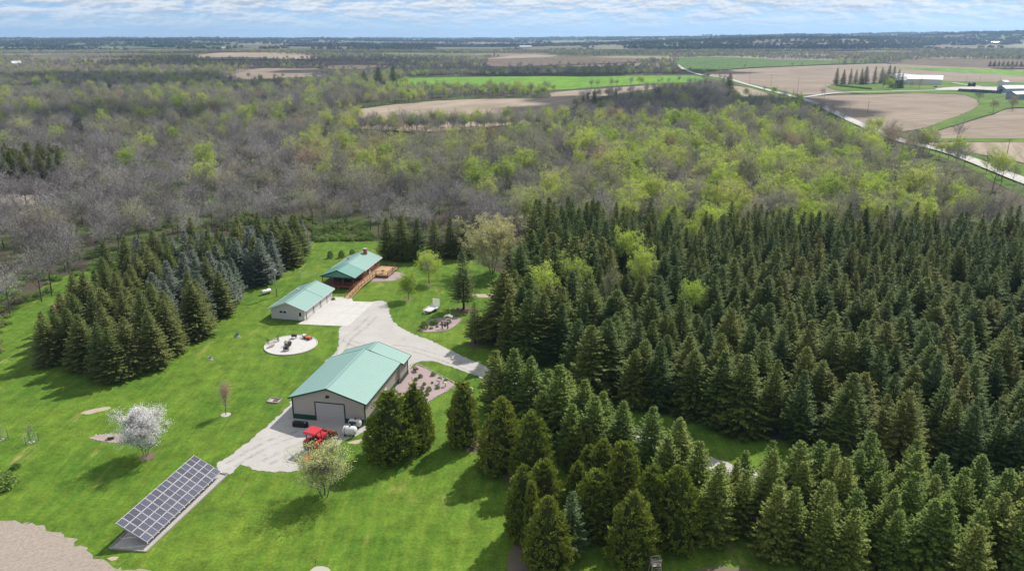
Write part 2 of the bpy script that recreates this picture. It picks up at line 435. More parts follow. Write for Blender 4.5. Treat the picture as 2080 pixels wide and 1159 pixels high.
def thing(name, label, cat, loc=(0, 0, 0), rz=0.0, group=None):
    o = link(name, None); o.location = loc; o.rotation_euler = (0, 0, rz); o.empty_display_size = 0.5
    return tag(o, label, cat, group)
def struct(o): o['kind'] = 'structure'; return o
HEAD = R(-11.0)                     # the farmstead is laid out square, turned 11 degrees
E_R = Vector((math.cos(HEAD), math.sin(HEAD), 0)); E_B = Vector((-math.sin(HEAD), math.cos(HEAD), 0))

def smooth_poly(pts, step=1.2, jit=0.0, seed=1, curve=True):
    rn = random.Random(seed); out = []; n = len(pts)
    V = [Vector((p[0], p[1])) for p in pts]
    for i in range(n):
        a, b, c, d = V[(i - 1) % n], V[i], V[(i + 1) % n], V[(i + 2) % n]
        k = max(1, min(60, int((c - b).length / step)))
        for j in range(k):
            t = j / k
            p = 0.5 * ((2 * b) + (-a + c) * t + (2 * a - 5 * b + 4 * c - d) * t * t + (-a + 3 * b - 3 * c + d) * t ** 3) if curve else b.lerp(c, t)
            if jit: p = p + Vector((rn.uniform(-jit, jit), rn.uniform(-jit, jit)))
            out.append((p.x, p.y))
    return out
def sheet(name, pxs, z, mat, step=1.2, jit=0.15, curve=True, seed=1):
    pts = [P(*p) for p in pxs]; far_ = max(p.length for p in pts) > 1440
    pts = smooth_poly([(p.x, p.y) for p in pts], step, jit, seed, curve)
    b = MB(); b.face([(p[0], p[1], z) for p in pts])
    o = b.build(name, mat)
    if o.data.polygons[0].normal.z < 0: o.data.flip_normals()      # the face has to look up
    if far_:                                                       # lay it over the hills
        bm = bmesh.new(); bm.from_mesh(o.data)
        x0, x1, y0, y1 = min(p[0] for p in pts), max(p[0] for p in pts), min(p[1] for p in pts), max(p[1] for p in pts)
        for ax, lo, hi, grid in ((0, x0, x1, xs), (1, y0, y1, ys)):
            for q in grid:
                if lo < q < hi:
                    bmesh.ops.bisect_plane(bm, geom=bm.verts[:] + bm.edges[:] + bm.faces[:], plane_co=(q, 0, 0) if ax == 0 else (0, q, 0), plane_no=(1, 0, 0) if ax == 0 else (0, 1, 0))
        bmesh.ops.triangulate(bm, faces=bm.faces[:])
        for v in bm.verts: v.co.z = z + terrain(v.co.x, v.co.y) + (0.9 if v.co.y > 1500 else 0.0)
        bm.to_mesh(o.data); bm.free()
    return struct(o)
def strip(name, pxs, width, z, mat, step=6.0, shift=0.0):
    V = [P(*p) for p in pxs]; line = []
    for q in V: q.z = 0.0
    for i in range(len(V) - 1):
        a, b2, c, d = V[max(i - 1, 0)], V[i], V[i + 1], V[min(i + 2, len(V) - 1)]
        k = max(1, int((c - b2).length / step))
        for j in range(k):
            t = j / k
            line.append(0.5 * ((2 * b2) + (-a + c) * t + (2 * a - 5 * b2 + 4 * c - d) * t * t + (-a + 3 * b2 - 3 * c + d) * t ** 3))
    line.append(V[-1]); b = MB(); prev = None
    for i, p in enumerate(line):
        t = (line[min(i + 1, len(line) - 1)] - line[max(i - 1, 0)]).normalized(); nrm = Vector((-t.y, t.x, 0))
        w = width / 2 * (1 + 0.06 * mnoise.noise(p * 0.06))
        l, r = p + nrm * (w + shift), p + nrm * (shift - w)
        for q in (l, r): q.z = z + terrain(q.x, q.y) + (0.9 if q.y > 1500 else 0.0)
        if prev: b.face([prev[1], r, l, prev[0]])
        prev = (l, r)
    o = b.build(name, mat)
    if o.data.polygons[0].normal.z < 0: o.data.flip_normals()
    return struct(o), line

# ------------------------------------------------------------------ the land
ys = [-400, -100, 0, 60, 150, 300, 600, 1000, 1300]
y = 1450.0
while y < 19000: ys.append(y); y *= 1.028
xs = []
for i in range(-90, 91): xs.append(math.copysign((abs(i) / 90.0) ** 1.35 * 15500, i))
gb = MB()
for yy in ys:
    for xx in xs: gb.v.append((xx, yy, terrain(xx, yy)))
W = len(xs)
for j in range(len(ys) - 1):
    for i in range(W - 1):
        a = j * W + i; gb.f.append((a, a + 1, a + W + 1, a + W)); gb.m.append(0)
struct(gb.build('ground', M_ground, smooth=True))

LAWN = [(-500, 1400), (-500, 720), (-60, 680), (20, 635), (70, 595), (120, 566), (190, 545), (330, 500), (480, 480), (625, 491), (765, 489), (860, 500), (1000, 545),
        (1075, 600), (1130, 720), (1240, 800), (1400, 855), (1560, 890), (1760, 930), (2300, 1030), (2700, 1400)]
struct(sheet('lawn', LAWN, 0.02, M_lawn, 2.5, 0.5))
F_wheat = field('winter_wheat', (0.12, 0.27, 0.03), (0.19, 0.35, 0.03), 0.3, 6)
F_wheat2 = field('young_wheat', (0.075, 0.15, 0.035), (0.12, 0.20, 0.045), 0.2, 6)
F_tan = field('corn_stubble', (0.33, 0.265, 0.20), (0.43, 0.355, 0.275), 0.5, 3.5)
F_tan2 = field('tilled_stubble', (0.27, 0.215, 0.165), (0.36, 0.29, 0.225), 1.15, 3.5, (0.20, 0.155, 0.115))
F_tan3 = field('pale_stubble', (0.34, 0.285, 0.24), (0.44, 0.375, 0.32), R(60), 0.3, None, 0.93, 1.07)
F_brown = field('ploughed_soil', (0.15, 0.11, 0.08), (0.21, 0.16, 0.12), 0.1, 8)
F_green = field('mown_waterway', (0.085, 0.17, 0.025), (0.14, 0.22, 0.032), 0.8, 8)
OPEN = []
def fieldp(name, poly, mat, z=0.1, keep=True, jit=0.6, step=8.0):
    if keep: OPEN.append(poly)
    return sheet(name, poly, z, mat, step, jit)
fieldp('stubble_field', [(-700, 1600), (-400, 1040), (0, 1058), (60, 1064), (110, 1078), (150, 1098), (190, 1128), (240, 1152), (330, 1180), (500, 1400)], F_tan3, 0.05, False, 0.45, 0.7)
fieldp('wheat_field', [(800, 172), (815, 160), (960, 156.5), (1200, 155), (1390, 153.5), (1428, 158), (1418, 166), (1330, 170), (1230, 176), (1160, 181), (1100, 183), (960, 183), (870, 181)], F_wheat, 0.16)
fieldp('stubble_field', [(640, 256), (660, 242), (710, 226), (800, 213), (930, 203), (1105, 199), (1125, 188), (1230, 180), (1330, 173), (1345, 178), (1260, 190), (1190, 205), (1150, 226), (1080, 246), (960, 262), (860, 268), (740, 262)], F_tan, 0.2)
fieldp('ploughed_field', [(1000, 136), (985, 121), (1060, 113.5), (1130, 114), (1230, 118), (1336, 121), (1300, 127), (1150, 133)], F_brown, 0.5)
fieldp('stubble_field', [(985, 121), (1060, 113), (1130, 113.6), (1110, 117.5), (1030, 120)], F_tan, 0.75, False)
fieldp('young_wheat_field', [(1375, 140), (1378, 120), (1480, 117.5), (1600, 122.5), (1815, 125.5), (1660, 133), (1520, 139), (1425, 146)], F_wheat2, 0.4)
fieldp('tilled_field', [(1430, 149), (1520, 141), (1660, 134.5), (1810, 131), (1960, 134), (2080, 149), (2400, 160), (2400, 172), (2080, 168), (1960, 170), (1840, 176), (1790, 186), (1640, 193), (1590, 185), (1500, 165)], F_tan2, 0.3)
fieldp('grass_strip', [(1815, 137), (1900, 139), (2080, 145), (2400, 160), (2400, 168), (2080, 155.5), (1950, 148), (1860, 142)], F_wheat, 0.5, False)
fieldp('tilled_field', [(1800, 128), (1890, 121), (2080, 124), (2400, 132), (2400, 146), (2080, 141), (1900, 135)], F_brown, 0.62)
fieldp('grass_farmyard', [(1680, 176), (1760, 170), (1840, 163), (1960, 166), (2080, 168), (2400, 172), (2400, 240), (2080, 220), (2000, 215), (1960, 194), (1830, 190), (1740, 191)], F_green, 0.62)
fieldp('tilled_field', [(1640, 199), (1760, 193), (1880, 190), (1960, 191), (1988, 203), (1980, 220), (1940, 238), (1890, 257), (1830, 268), (1770, 262), (1700, 236)], F_tan2, 0.3)
fieldp('grass_waterway', [(1870, 266), (1900, 252), (1975, 224), (1990, 205), (1965, 194), (2100, 198), (2400, 215), (2400, 240), (2085, 219), (2010, 234), (1930, 258), (1895, 268)], F_green, 0.45, False)
fieldp('tilled_field', [(1860, 276), (1930, 260), (2010, 236), (2085, 221), (2400, 235), (2400, 286), (2080, 283), (1900, 283)], F_tan2, 0.3)
fieldp('grass_strip', [(1850, 280), (1900, 282.5), (2080, 282.5), (2400, 286), (2400, 293), (2080, 290.5), (1920, 289), (1860, 288)], F_green, 0.4)
fieldp('tilled_field', [(1890, 291), (2080, 290.5), (2400, 296), (2400, 420), (2080, 332), (1990, 314), (1920, 300)], F_tan, 0.3)
fieldp('grass_verge', [(1840, 284), (1930, 302), (2000, 316), (2080, 334), (2400, 425), (2400, 530), (2080, 400), (1960, 338), (1880, 308)], F_green, 0.15)
fieldp('grass_verge', [(1590, 185), (1640, 195), (1700, 226), (1780, 262), (1760, 268), (1690, 236), (1620, 206), (1560, 190), (1480, 167), (1430, 158), (1440, 152), (1500, 166)], F_green, 0.14)
fieldp('stubble_field', [(-500, 400), (-100, 394), (60, 396), (130, 402), (120, 412), (40, 418), (-100, 422), (-500, 430)], F_tan3, 0.2)
HIDDEN = OPEN[-1]
fieldp('tilled_field', [(425, 165), (470, 152), (540, 139.5), (690, 146), (660, 154), (560, 160), (480, 164)], F_tan2, 0.35)
fieldp('stubble_field', [(380, 116), (420, 111), (520, 109), (640, 116), (700, 120), (560, 122), (420, 121)], F_tan, 0.6)
fieldp('pasture', [(-300, 195), (-300, 183), (40, 182), (112, 181.5), (90, 188), (30, 193)], F_wheat2, 0.35)
fieldp('ploughed_field', [(640, 137), (700, 128), (780, 130), (760, 139), (700, 143)], F_brown, 0.4)
fieldp('tilled_field', [(1480, 175), (1530, 180), (1560, 192), (1520, 196), (1470, 190)], F_tan, 0.13)

road, ROADLINE = strip('county_road', [(2500, 545), (2260, 436), (2080, 370), (1948, 318), (1883, 300), (1832, 288), (1785, 270), (1723, 243), (1663, 214), (1622, 200), (1568, 186), (1520, 173), (1471, 159.5), (1425, 153), (1400, 146), (1383, 139), (1376, 133)], 8.0, 0.8, M_road)
strip('farm_lane', [(1622, 201), (1700, 190), (1800, 187), (1900, 184.5), (1960, 182.5), (2080, 179), (2250, 178)], 7.0, 0.85, M_road)
strip('farm_lane', [(1935, 169), (1975, 175), (2010, 180.5)], 6.0, 0.86, M_road)
sheet('farm_yard', [(1900, 183), (1940, 178), (2020, 178), (2080, 180), (2300, 185), (2300, 200), (2080, 196), (2040, 192), (1985, 186)], 0.9, M_road, 6, 0.5)

# farmstead surfaces
sheet('gravel_drive', [(690, 667), (710, 655), (745, 620), (762, 612), (782, 613), (790, 624), (793, 640), (806, 660), (836, 677), (880, 694), (935, 721), (1000, 750), (1150, 815), (1300, 872), (1450, 930),
                       (1640, 985), (1850, 1030), (2300, 1110), (2300, 1140), (1850, 1056), (1640, 1010), (1450, 957), (1290, 897), (1140, 838), (1000, 778), (960, 760), (920, 746), (880, 734), (850, 735), (835, 745), (800, 790), (700, 780), (660, 740), (682, 716), (689, 690)],
      0.05, M_gravel, 0.5, 0.22, seed=4)
sheet('gravel_yard', [(600, 810), (585, 826), (560, 850), (520, 884), (470, 924), (440, 944), (452, 958), (468, 962), (490, 944), (520, 955), (560, 958), (606, 956), (630, 944), (668, 915), (700, 894), (717, 888), (732, 880), (760, 866), (800, 830), (760, 800), (680, 800)],
      0.052, M_gravel, 0.5, 0.2, seed=5)
slab = sheet('concrete_slab', [(600.5, 658.5), (623, 650), (676, 603.5), (707, 604), (715, 607), (717, 612), (761, 613.8), (707, 663.2)], 0.09, M_conc, 50, 0, False)
for a, b2 in (((612, 660), (690, 604.5)), ((653, 661.5), (733, 612.6)), ((684, 662.3), (748, 613)), ((640, 635), (732, 638)), ((660, 618), (748, 625))):
    A, B = P(*a), P(*b2); jo = MB().bar(A + Vector((0, 0, 0.09)), B + Vector((0, 0, 0.09)), 0.06, 0.012).build('joint', M_soil, slab)
M_track = gravel_mat('wheel_track_gravel', (0.30, 0.275, 0.245), (0.42, 0.39, 0.355))
nt_ = M_track.node_tree; tb = nt_.nodes.new('ShaderNodeBsdfTransparent'); mxs = nt_.nodes.new('ShaderNodeMixShader')
nt_.links.new(rampn(nt_, noisen(nt_, 0.7, 7, None, 0.75), [(0.42, 0.0), (0.75, 0.42)]), mxs.inputs[0])
nt_.links.new(tb.outputs[0], mxs.inputs[1]); nt_.links.new(nt_.nodes['Principled BSDF'].outputs[0], mxs.inputs[2]); nt_.links.new(mxs.outputs[0], nt_.nodes['Material Output'].inputs[0])
for pts_ in ([(705, 690), (722, 700), (760, 704), (820, 706), (880, 722), (950, 747), (1040, 786), (1160, 835)], [(690, 720), (705, 690), (735, 665), (760, 640)], [(468, 945), (510, 920), (560, 895), (610, 880), (650, 872)], [(540, 940), (590, 915), (640, 890), (668, 868)]):
    for sh_ in (-0.85, 0.85): strip('wheel_track', pts_, 0.7, 0.062, M_track, 1.5, sh_)
sheet('bare_patch', [(960, 598), (990, 597), (1020, 600), (1030, 606), (1000, 604), (970, 603)], 0.03, M_soil, 0.5, 0.12)
sheet('bare_patch', [(165, 838), (195, 829), (224, 826), (221, 831), (200, 836), (180, 841)], 0.03, M_soil, 0.4, 0.08)
sheet('bare_patch', [(706, 898), (730, 892), (756, 884), (752, 893), (738, 897), (722, 901)], 0.031, M_soil, 0.4, 0.12)
sheet('bare_patch', [(928, 828), (948, 790), (962, 788), (952, 815), (940, 835)], 0.031, M_soil, 0.6, 0.15)
sheet('bare_patch', [(630, 1159), (642, 1150), (660, 1150), (672, 1159), (668, 1175), (636, 1175)], 0.033, M_stone, 0.3, 0.06)
sheet('bare_patch', [(218, 1134), (228, 1130), (241, 1131), (238, 1136), (226, 1138)], 0.056, M_soil, 0.3, 0.06)
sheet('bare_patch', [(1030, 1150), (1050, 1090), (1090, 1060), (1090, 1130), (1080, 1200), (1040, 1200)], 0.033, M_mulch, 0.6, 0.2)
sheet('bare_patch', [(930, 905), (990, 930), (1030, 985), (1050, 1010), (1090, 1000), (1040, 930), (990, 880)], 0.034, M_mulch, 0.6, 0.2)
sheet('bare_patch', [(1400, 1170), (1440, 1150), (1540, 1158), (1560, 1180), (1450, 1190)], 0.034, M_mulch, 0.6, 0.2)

# ------------------------------------------------------------------ tree meshes
def spruce_mesh(seed, H, Rb, sides=1.0, droop=0.25, z0=0.04, dens=1.0, sw=0.25):
    rn = random.Random(seed); b = MB(); tr = MB()
    tr.tube([(0, 0, -0.3), (0, 0, H * 0.35), (0.05, 0.02, H * 0.97)], [H * 0.016 + 0.05, H * 0.011, 0.02], 7)
    z = H * z0
    while z < H * 0.985:
        t = (z / H - z0) / (1 - z0)
        r = Rb * (1 - t) ** 0.78 * rn.uniform(0.8, 1.12) * 1.1 * (0.75 + 0.25 * min(1, t * 6)) + 0.10
        n = int((5 + r * 3.4) * dens); a0 = rn.uniform(0, 6.28)
        for i in range(n):
            a = a0 + 6.283 * i / n + rn.uniform(-0.22, 0.22)
            L = r * rn.uniform(0.72, 1.12); ca, sa = math.cos(a), math.sin(a)
            up = (0.55 * t ** 2 - droop * (1 - t)) + rn.uniform(-0.12, 0.12)
            zz = z + rn.uniform(-0.14, 0.14)
            def pt(s):
                return Vector((ca * L * s, sa * L * s, zz + L * (up * s + 0.22 * s * s * (1 - t * 0.5))))
            k = max(3, int(L / 0.27)); side = Vector((-sa, ca, 0)); out = Vector((ca, sa, 0))
            for j in range(k):
                s = 0.22 + 0.78 * (j + rn.random() * 0.6) / k
                p = pt(min(s, 1)); ls = (0.26 + 0.30 * L / 3.0) * (1.15 - 0.6 * s) * rn.uniform(0.8, 1.25)
                for sg in (-1, 1):
                    d = (side * sg * rn.uniform(0.6, 1.0) + out * rn.uniform(0.45, 0.9) + Vector((0, 0, rn.uniform(-0.5, 0.12)))).normalized() * ls
                    wv = d.cross(Vector((rn.uniform(-.5, .5), rn.uniform(-.5, .5), 1))).normalized() * sw * 0.5 * rn.uniform(0.8, 1.3)
                    m = p + d * 0.45
                    b.face([p, m + wv, p + d, m - wv])
            p = pt(0.86); d = pt(1.0) - p + Vector((0, 0, 0.05)); wv = side * sw * 0.5
            b.face([p, p + d * 0.5 + wv, p + d * 1.25, p + d * 0.5 - wv])
        z += (0.26 + 0.16 * (1 - t)) * rn.uniform(0.85, 1.15)
    for i in range(5):
        a = i * 1.26; b.face([(0, 0, H * 0.95), (0.06 * math.cos(a), 0.06 * math.sin(a), H * 0.985), (0.02 * math.sin(a * 3), 0, H + 0.12)])
    return b, tr
def cedar_mesh(seed, H, Rb, N=5200, power=0.62):
    rn = random.Random(seed); b = MB(); tr = MB(); core = MB()
    tr.tube([(0, 0, -0.3), (0, 0, H * 0.5)], [0.16, 0.1], 6)
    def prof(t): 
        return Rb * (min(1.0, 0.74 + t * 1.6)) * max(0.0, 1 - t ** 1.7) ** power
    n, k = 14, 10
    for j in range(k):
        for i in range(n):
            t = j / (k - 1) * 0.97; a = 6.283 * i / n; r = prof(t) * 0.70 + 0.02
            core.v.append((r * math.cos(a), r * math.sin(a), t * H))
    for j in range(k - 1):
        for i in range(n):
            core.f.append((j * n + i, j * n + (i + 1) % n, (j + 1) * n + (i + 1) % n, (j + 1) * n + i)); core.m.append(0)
    off = Vector((seed * 7.7, seed * 3.1, 0))
    C = []
    while len(C) < N // 15:
        t = rn.random() ** 1.1
        if rn.random() > prof(t) / Rb + 0.15: continue
        a = rn.uniform(0, 6.283); q = Vector((math.cos(a) * Rb, math.sin(a) * Rb, t * H))
        C.append((t, a, prof(t) * (1 + 0.2 * mnoise.noise(q * 0.6 + off)) * rn.uniform(0.82, 1.06)))
    for t, a, r in C:
        ca, sa = math.cos(a), math.sin(a); c = Vector((ca * r, sa * r, t * H))
        ax = Vector((ca * rn.uniform(0.4, 0.8), sa * rn.uniform(0.4, 0.8), rn.uniform(0.7, 1.1))).normalized()
        fan = ax.cross(Vector((rn.uniform(-1, 1), rn.uniform(-1, 1), 0.2))).normalized(); L0 = rn.uniform(0.55, 1.0) * (1.1 - 0.45 * t)
        for k in range(26):
            u = rn.random(); p = c - ax * 0.5 * L0 + ax * L0 * u + fan * rn.gauss(0, 0.22) * L0 + Vector((rn.gauss(0, .1), rn.gauss(0, .1), 0))
            d = (ax + fan * rn.uniform(-0.8, 0.8) + Vector((rn.uniform(-.4, .4), rn.uniform(-.4, .4), rn.uniform(-.3, .4)))).normalized() * rn.uniform(0.2, 0.42)
            wv = d.cross(Vector((rn.uniform(-1, 1), rn.uniform(-1, 1), rn.uniform(-.3, .3)))).normalized() * rn.uniform(0.06, 0.11)
            b.face([p, p + d * 0.5 + wv, p + d, p + d * 0.5 - wv])
    return b, tr, core
def decid(seed, H, spread=0.33, trunk_frac=0.32, leaves=0, leaf=0.26, twigs=3, upright=0.5, tw=0.034, multi=1, limbs=9, sub=6, shell=0):
    """bare branch skeleton; material 0 bark, 1 twigs, 2 leaves"""
    rn = random.Random(seed); b = MB(); tr = MB(); tips = []
    def bend(p, d, L, r, k, wob, n, dst, mi):
        pts, rad = [p], [r]
        for i in range(k):
            d = (d + Vector((rn.uniform(-wob, wob), rn.uniform(-wob, wob), rn.uniform(-wob, wob) + 0.04))).normalized()
            p = p + d * (L / k); pts.append(p); rad.append(r * (1 - 0.8 * (i + 1) / k))
        dst.tube(pts, rad, n, mi, cap=False); return pts, d
    Rc = H * spread
    for q in range(multi):
        base = Vector((0, 0, -0.2)) if multi == 1 else Vector((0.35 * math.cos(q * 2.1), 0.35 * math.sin(q * 2.1), -0.2))
        lean = Vector((rn.uniform(-.06, .06), rn.uniform(-.06, .06), 1)) if multi == 1 else Vector((0.3 * math.cos(q * 2.1), 0.3 * math.sin(q * 2.1), 1))
        r0 = H * 0.014 / (1 if multi == 1 else 1.5)
        pts, d = bend(base, lean.normalized(), H * 0.80, r0, 6, 0.05, 7, tr, 0)
        nl = limbs if multi == 1 else max(3, limbs * 2 // (multi + 1))
        for i in range(nl):
            f = trunk_frac + (0.98 - trunk_frac) * (i + rn.random() * 0.7) / nl
            idx = min(5.999, f * 6); k = int(idx); p = pts[k].lerp(pts[k + 1], idx - k)
            a = i * 2.4 + rn.uniform(-.4, .4); e = upright + 0.55 * f + rn.uniform(-.15, .15)
            dd = Vector((math.cos(a) * math.cos(e), math.sin(a) * math.cos(e), math.sin(e)))
            t = (f - trunk_frac) / (1 - trunk_frac)
            L = Rc * (1.15 - 0.5 * abs(t - 0.35)) * rn.uniform(0.8, 1.15) / max(0.5, math.cos(e) * 1.05) * (0.75 if t > 0.8 else 1)
            L = min(L, H * 0.5)
            lp, ld = bend(p, dd, L, r0 * 0.42 * (1.1 - 0.5 * t), 4, 0.16, 4, b, 0)
            for s in range(sub):
                g = 0.25 + 0.75 * (s + rn.random()) / sub; gi = min(3.999, g * 4); kk = int(gi)
                sp = lp[kk].lerp(lp[kk + 1], gi - kk)
                sd = (ld * 0.6 + Vector((rn.uniform(-1, 1), rn.uniform(-1, 1), rn.uniform(-.2, .9)))).normalized()
                SL = L * 0.42 * rn.uniform(0.6, 1.1)
                q2, d2 = bend(sp, sd, SL, r0 * 0.12 + 0.012, 3, 0.2, 3, b, 0)
                for u in range(5):
                    h2 = 0.2 + 0.8 * (u + rn.random()) / 5; hi = min(2.999, h2 * 3); k2 = int(hi)
                    tp = q2[k2].lerp(q2[k2 + 1], hi - k2)
                    td = (d2 * 0.5 + Vector((rn.uniform(-1, 1), rn.uniform(-1, 1), rn.uniform(-.15, 1.0)))).normalized()
                    TL = (0.7 + SL * 0.35) * rn.uniform(0.6, 1.1)
                    e1 = tp + td * TL
                    wv = td.cross(Vector((rn.uniform(-1, 1), rn.uniform(-1, 1), rn.uniform(-1, 1)))).normalized() * tw
                    b.face([tp - wv, tp + wv, e1], 1)
                    tips.append(e1)
                    for w in range(twigs):
                        fp = tp + td * TL * rn.uniform(0.25, 0.95)
                        fd = (td * 0.6 + Vector((rn.uniform(-1, 1), rn.uniform(-1, 1), rn.uniform(-.2, 1)))).normalized()
                        fl = TL * rn.uniform(0.4, 0.75)
                        wv = fd.cross(Vector((rn.uniform(-1, 1), rn.uniform(-1, 1), rn.uniform(-1, 1)))).normalized() * tw * 0.7
                        b.face([fp - wv, fp + wv, fp + fd * fl], 1)
                        if w == 0: tips.append(fp + fd * fl)
    off = Vector((seed * 1.7, seed * 0.9, 0)); lobes = []
    for i in range(9):
        a = rn.uniform(0, 6.283); r = Rc * rn.uniform(0.25, 0.62)
        lobes.append((Vector((r * math.cos(a), r * math.sin(a), H * rn.uniform(0.55, 0.80))), Rc * rn.uniform(0.42, 0.62)))
    lobes.append((Vector((0, 0, H * 0.84)), Rc * 0.5))
    for i in range(shell):
        c, r = lobes[rn.randrange(len(lobes))]
        a = rn.uniform(0, 6.283); u = rn.random(); th = math.acos(1 - u * 1.45); k = rn.uniform(0.72, 1.0)
        nrm = Vector((math.sin(th) * math.cos(a), math.sin(th) * math.sin(a), math.cos(th)))
        p = c + nrm * r * k
        d = (nrm + Vector((rn.uniform(-.7, .7), rn.uniform(-.7, .7), rn.uniform(-.1, .8)))).normalized()
        wv = d.cross(Vector((rn.uniform(-1, 1), rn.uniform(-1, 1), rn.uniform(-1, 1)))).normalized() * tw
        L = rn.uniform(0.6, 1.3); b.face([p - wv - d * L * 0.5, p + wv - d * L * 0.5, p + d * L * 0.5], 1)
        if k > 0.8: tips.append(p + d * L * 0.4)
    if leaves: tips = [q for q in tips if mnoise.noise(q * 0.45 + off) > -0.25]
    for i in range(leaves):
        c = tips[rn.randrange(len(tips))]
        p = c + Vector((rn.gauss(0, .3), rn.gauss(0, .3), rn.gauss(0, .25)))
        d = Vector((rn.uniform(-1, 1), rn.uniform(-1, 1), rn.uniform(-.8, .8))).normalized() * leaf * rn.uniform(0.7, 1.3)
        wv = d.cross(Vector((rn.uniform(-1, 1), rn.uniform(-1, 1), rn.uniform(-1, 1)))).normalized() * leaf * 0.38
        b.face([p - d * 0.5, p + wv, p + d * 0.5, p - wv], 2)
    return b, tr
def bush_mesh(seed, R0, Hh, N, leaf, flat=False):
    rn = random.Random(seed); b = MB()
    for i in range(7):
        a = i * 0.9; b.tube([(0, 0, -0.05), (R0 * 0.5 * math.cos(a), R0 * 0.5 * math.sin(a), Hh * 0.7)], [0.03, 0.008], 3, 1, False)
    for i in range(N):
        a = rn.uniform(0, 6.283); u = rn.random(); th = math.acos(1 - u * 0.98)
        r = rn.uniform(0.6, 1.0) * (1 + 0.22 * mnoise.noise(Vector((math.cos(a) * 2, math.sin(a) * 2, th * 2 + seed))))
        p = Vector((R0 * r * math.sin(th) * math.cos(a), R0 * r * math.sin(th) * math.sin(a), Hh * (0.08 + 0.92 * r * math.cos(th))))
        d = Vector((rn.uniform(-1, 1), rn.uniform(-1, 1), rn.uniform(-.3, 1))).normalized() * leaf * rn.uniform(0.7, 1.3)
        wv = d.cross(Vector((rn.uniform(-1, 1), rn.uniform(-1, 1), rn.uniform(-1, 1)))).normalized() * leaf * 0.35
        b.face([p - d * .5, p + wv, p + d * .5, p - wv])
    return b
def grass_mesh(seed, R0, Hh, N):
    rn = random.Random(seed); b = MB()
    for i in range(N):
        a = rn.uniform(0, 6.28); r = R0 * math.sqrt(rn.random()); p = Vector((r * math.cos(a), r * math.sin(a), 0))
        d = Vector((rn.uniform(-.3, .3), rn.uniform(-.3, .3), 1)) * Hh * rn.uniform(.7, 1.1); w = Vector((rn.uniform(-1, 1), rn.uniform(-1, 1), 0)).normalized() * 0.05
        b.face([p - w, p + w, p + d])
    return b
def grove_mesh(seed):
    """a block of wood far away: about a dozen rounded crowns on stems"""
    rn = random.Random(seed); b = MB()
    for i in range(11):
        x, y, h, r = rn.uniform(-45, 45), rn.uniform(-14, 14), rn.uniform(10, 16), rn.uniform(4, 7)
        for j in range(46):
            a = rn.uniform(0, 6.283); u = rn.random(); th = math.acos(1 - u * 1.5)
            q = Vector((x + r * math.sin(th) * math.cos(a), y + r * math.sin(th) * math.sin(a), h * 0.58 + h * 0.42 * math.cos(th)))
            d = Vector((rn.uniform(-1, 1), rn.uniform(-1, 1), rn.uniform(-.6, .6))).normalized() * r * 0.42
            wv = d.cross(Vector((rn.uniform(-1, 1), rn.uniform(-1, 1), rn.uniform(-1, 1)))).normalized() * r * 0.24
            b.face([q - d, q + wv, q + d, q - wv])
    return b

class Kind:
    """a kind of tree: variants of crown and trunk meshes, and their joined mesh for the masses"""
    def __init__(s, name, variants, H, trunk_mat, crown_mats, cores=None):
        s.name, s.H, s.var, s.joined = name, H, [], []
        for i, v in enumerate(variants):
            b, tr = v[0], v[1]
            s.H = max(s.H if i else 0, max(q[2] for q in b.v))
            core = v[2] if len(v) > 2 else None
            cm = list(crown_mats)
            if core:
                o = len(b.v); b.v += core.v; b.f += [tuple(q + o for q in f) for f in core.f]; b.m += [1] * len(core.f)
            s.var.append((b.mesh(name + '_crown', cm), tr.mesh(name + '_trunk', trunk_mat, True)))
            s._raw = None
            j = MB(); j.v = b.v + tr.v; o = len(b.v); j.f = b.f + [tuple(q + o for q in f) for f in tr.f]; j.m = b.m + [len(cm)] * len(tr.f)
            s.joined.append((j, cm + [trunk_mat]))
    def sources(s):
        return [j.mesh(s.name + '_whole', m) for j, m in s.joined]
    def place(s, loc, h, label, cat, group=None, rz=0.0, v=0, wide=1.0):
        k = h / s.H
        t = thing(s.name, label, cat, loc, rz, group); t.scale = (k * wide, k * wide, k)
        c, tr = s.var[v % len(s.var)]
        link('crown', c, t); link('trunk', tr, t)
        return t
K_spruce = Kind('spruce_tree', [spruce_mesh(11, 13, 3.2), spruce_mesh(12, 13, 3.7, droop=0.32), spruce_mesh(13, 13, 2.9, droop=0.18), spruce_mesh(14, 13, 3.5, dens=0.8), spruce_mesh(15, 13, 3.2, droop=0.3), spruce_mesh(16, 13, 4.0, droop=0.38, dens=0.9), spruce_mesh(17, 13, 2.7, droop=0.1, dens=0.85)], 13, M_barkd, [M_spruce])
K_light = Kind('young_spruce_tree', [spruce_mesh(21, 10, 2.7, droop=0.12), spruce_mesh(22, 10, 2.5, droop=0.05), spruce_mesh(23, 10, 2.9, droop=0.15)], 10, M_barkd, [M_spruce_light])
K_olive = Kind('norway_spruce_tree', [spruce_mesh(31, 14, 3.9, droop=0.3), spruce_mesh(32, 14, 3.6, droop=0.22), spruce_mesh(33, 14, 4.1, droop=0.34)], 14, M_barkd, [M_olive])
K_blue = Kind('blue_spruce_tree', [spruce_mesh(41, 13, 3.3, droop=0.08), spruce_mesh(42, 13, 3.1, droop=0.12)], 13, M_barkd, [M_blue])
K_pine = Kind('pine_tree', [spruce_mesh(51, 11, 2.6, droop=0.0, dens=0.6, sw=0.30), spruce_mesh(52, 13, 2.6, droop=0.02, z0=0.12, dens=0.6, sw=0.30)], 12, M_barkd, [M_pine])
K_lone = Kind('lawn_spruce_tree', [spruce_mesh(61, 14.5, 3.6, droop=0.2, z0=0.17, dens=0.75)], 14.5, M_barkd, [M_olive])
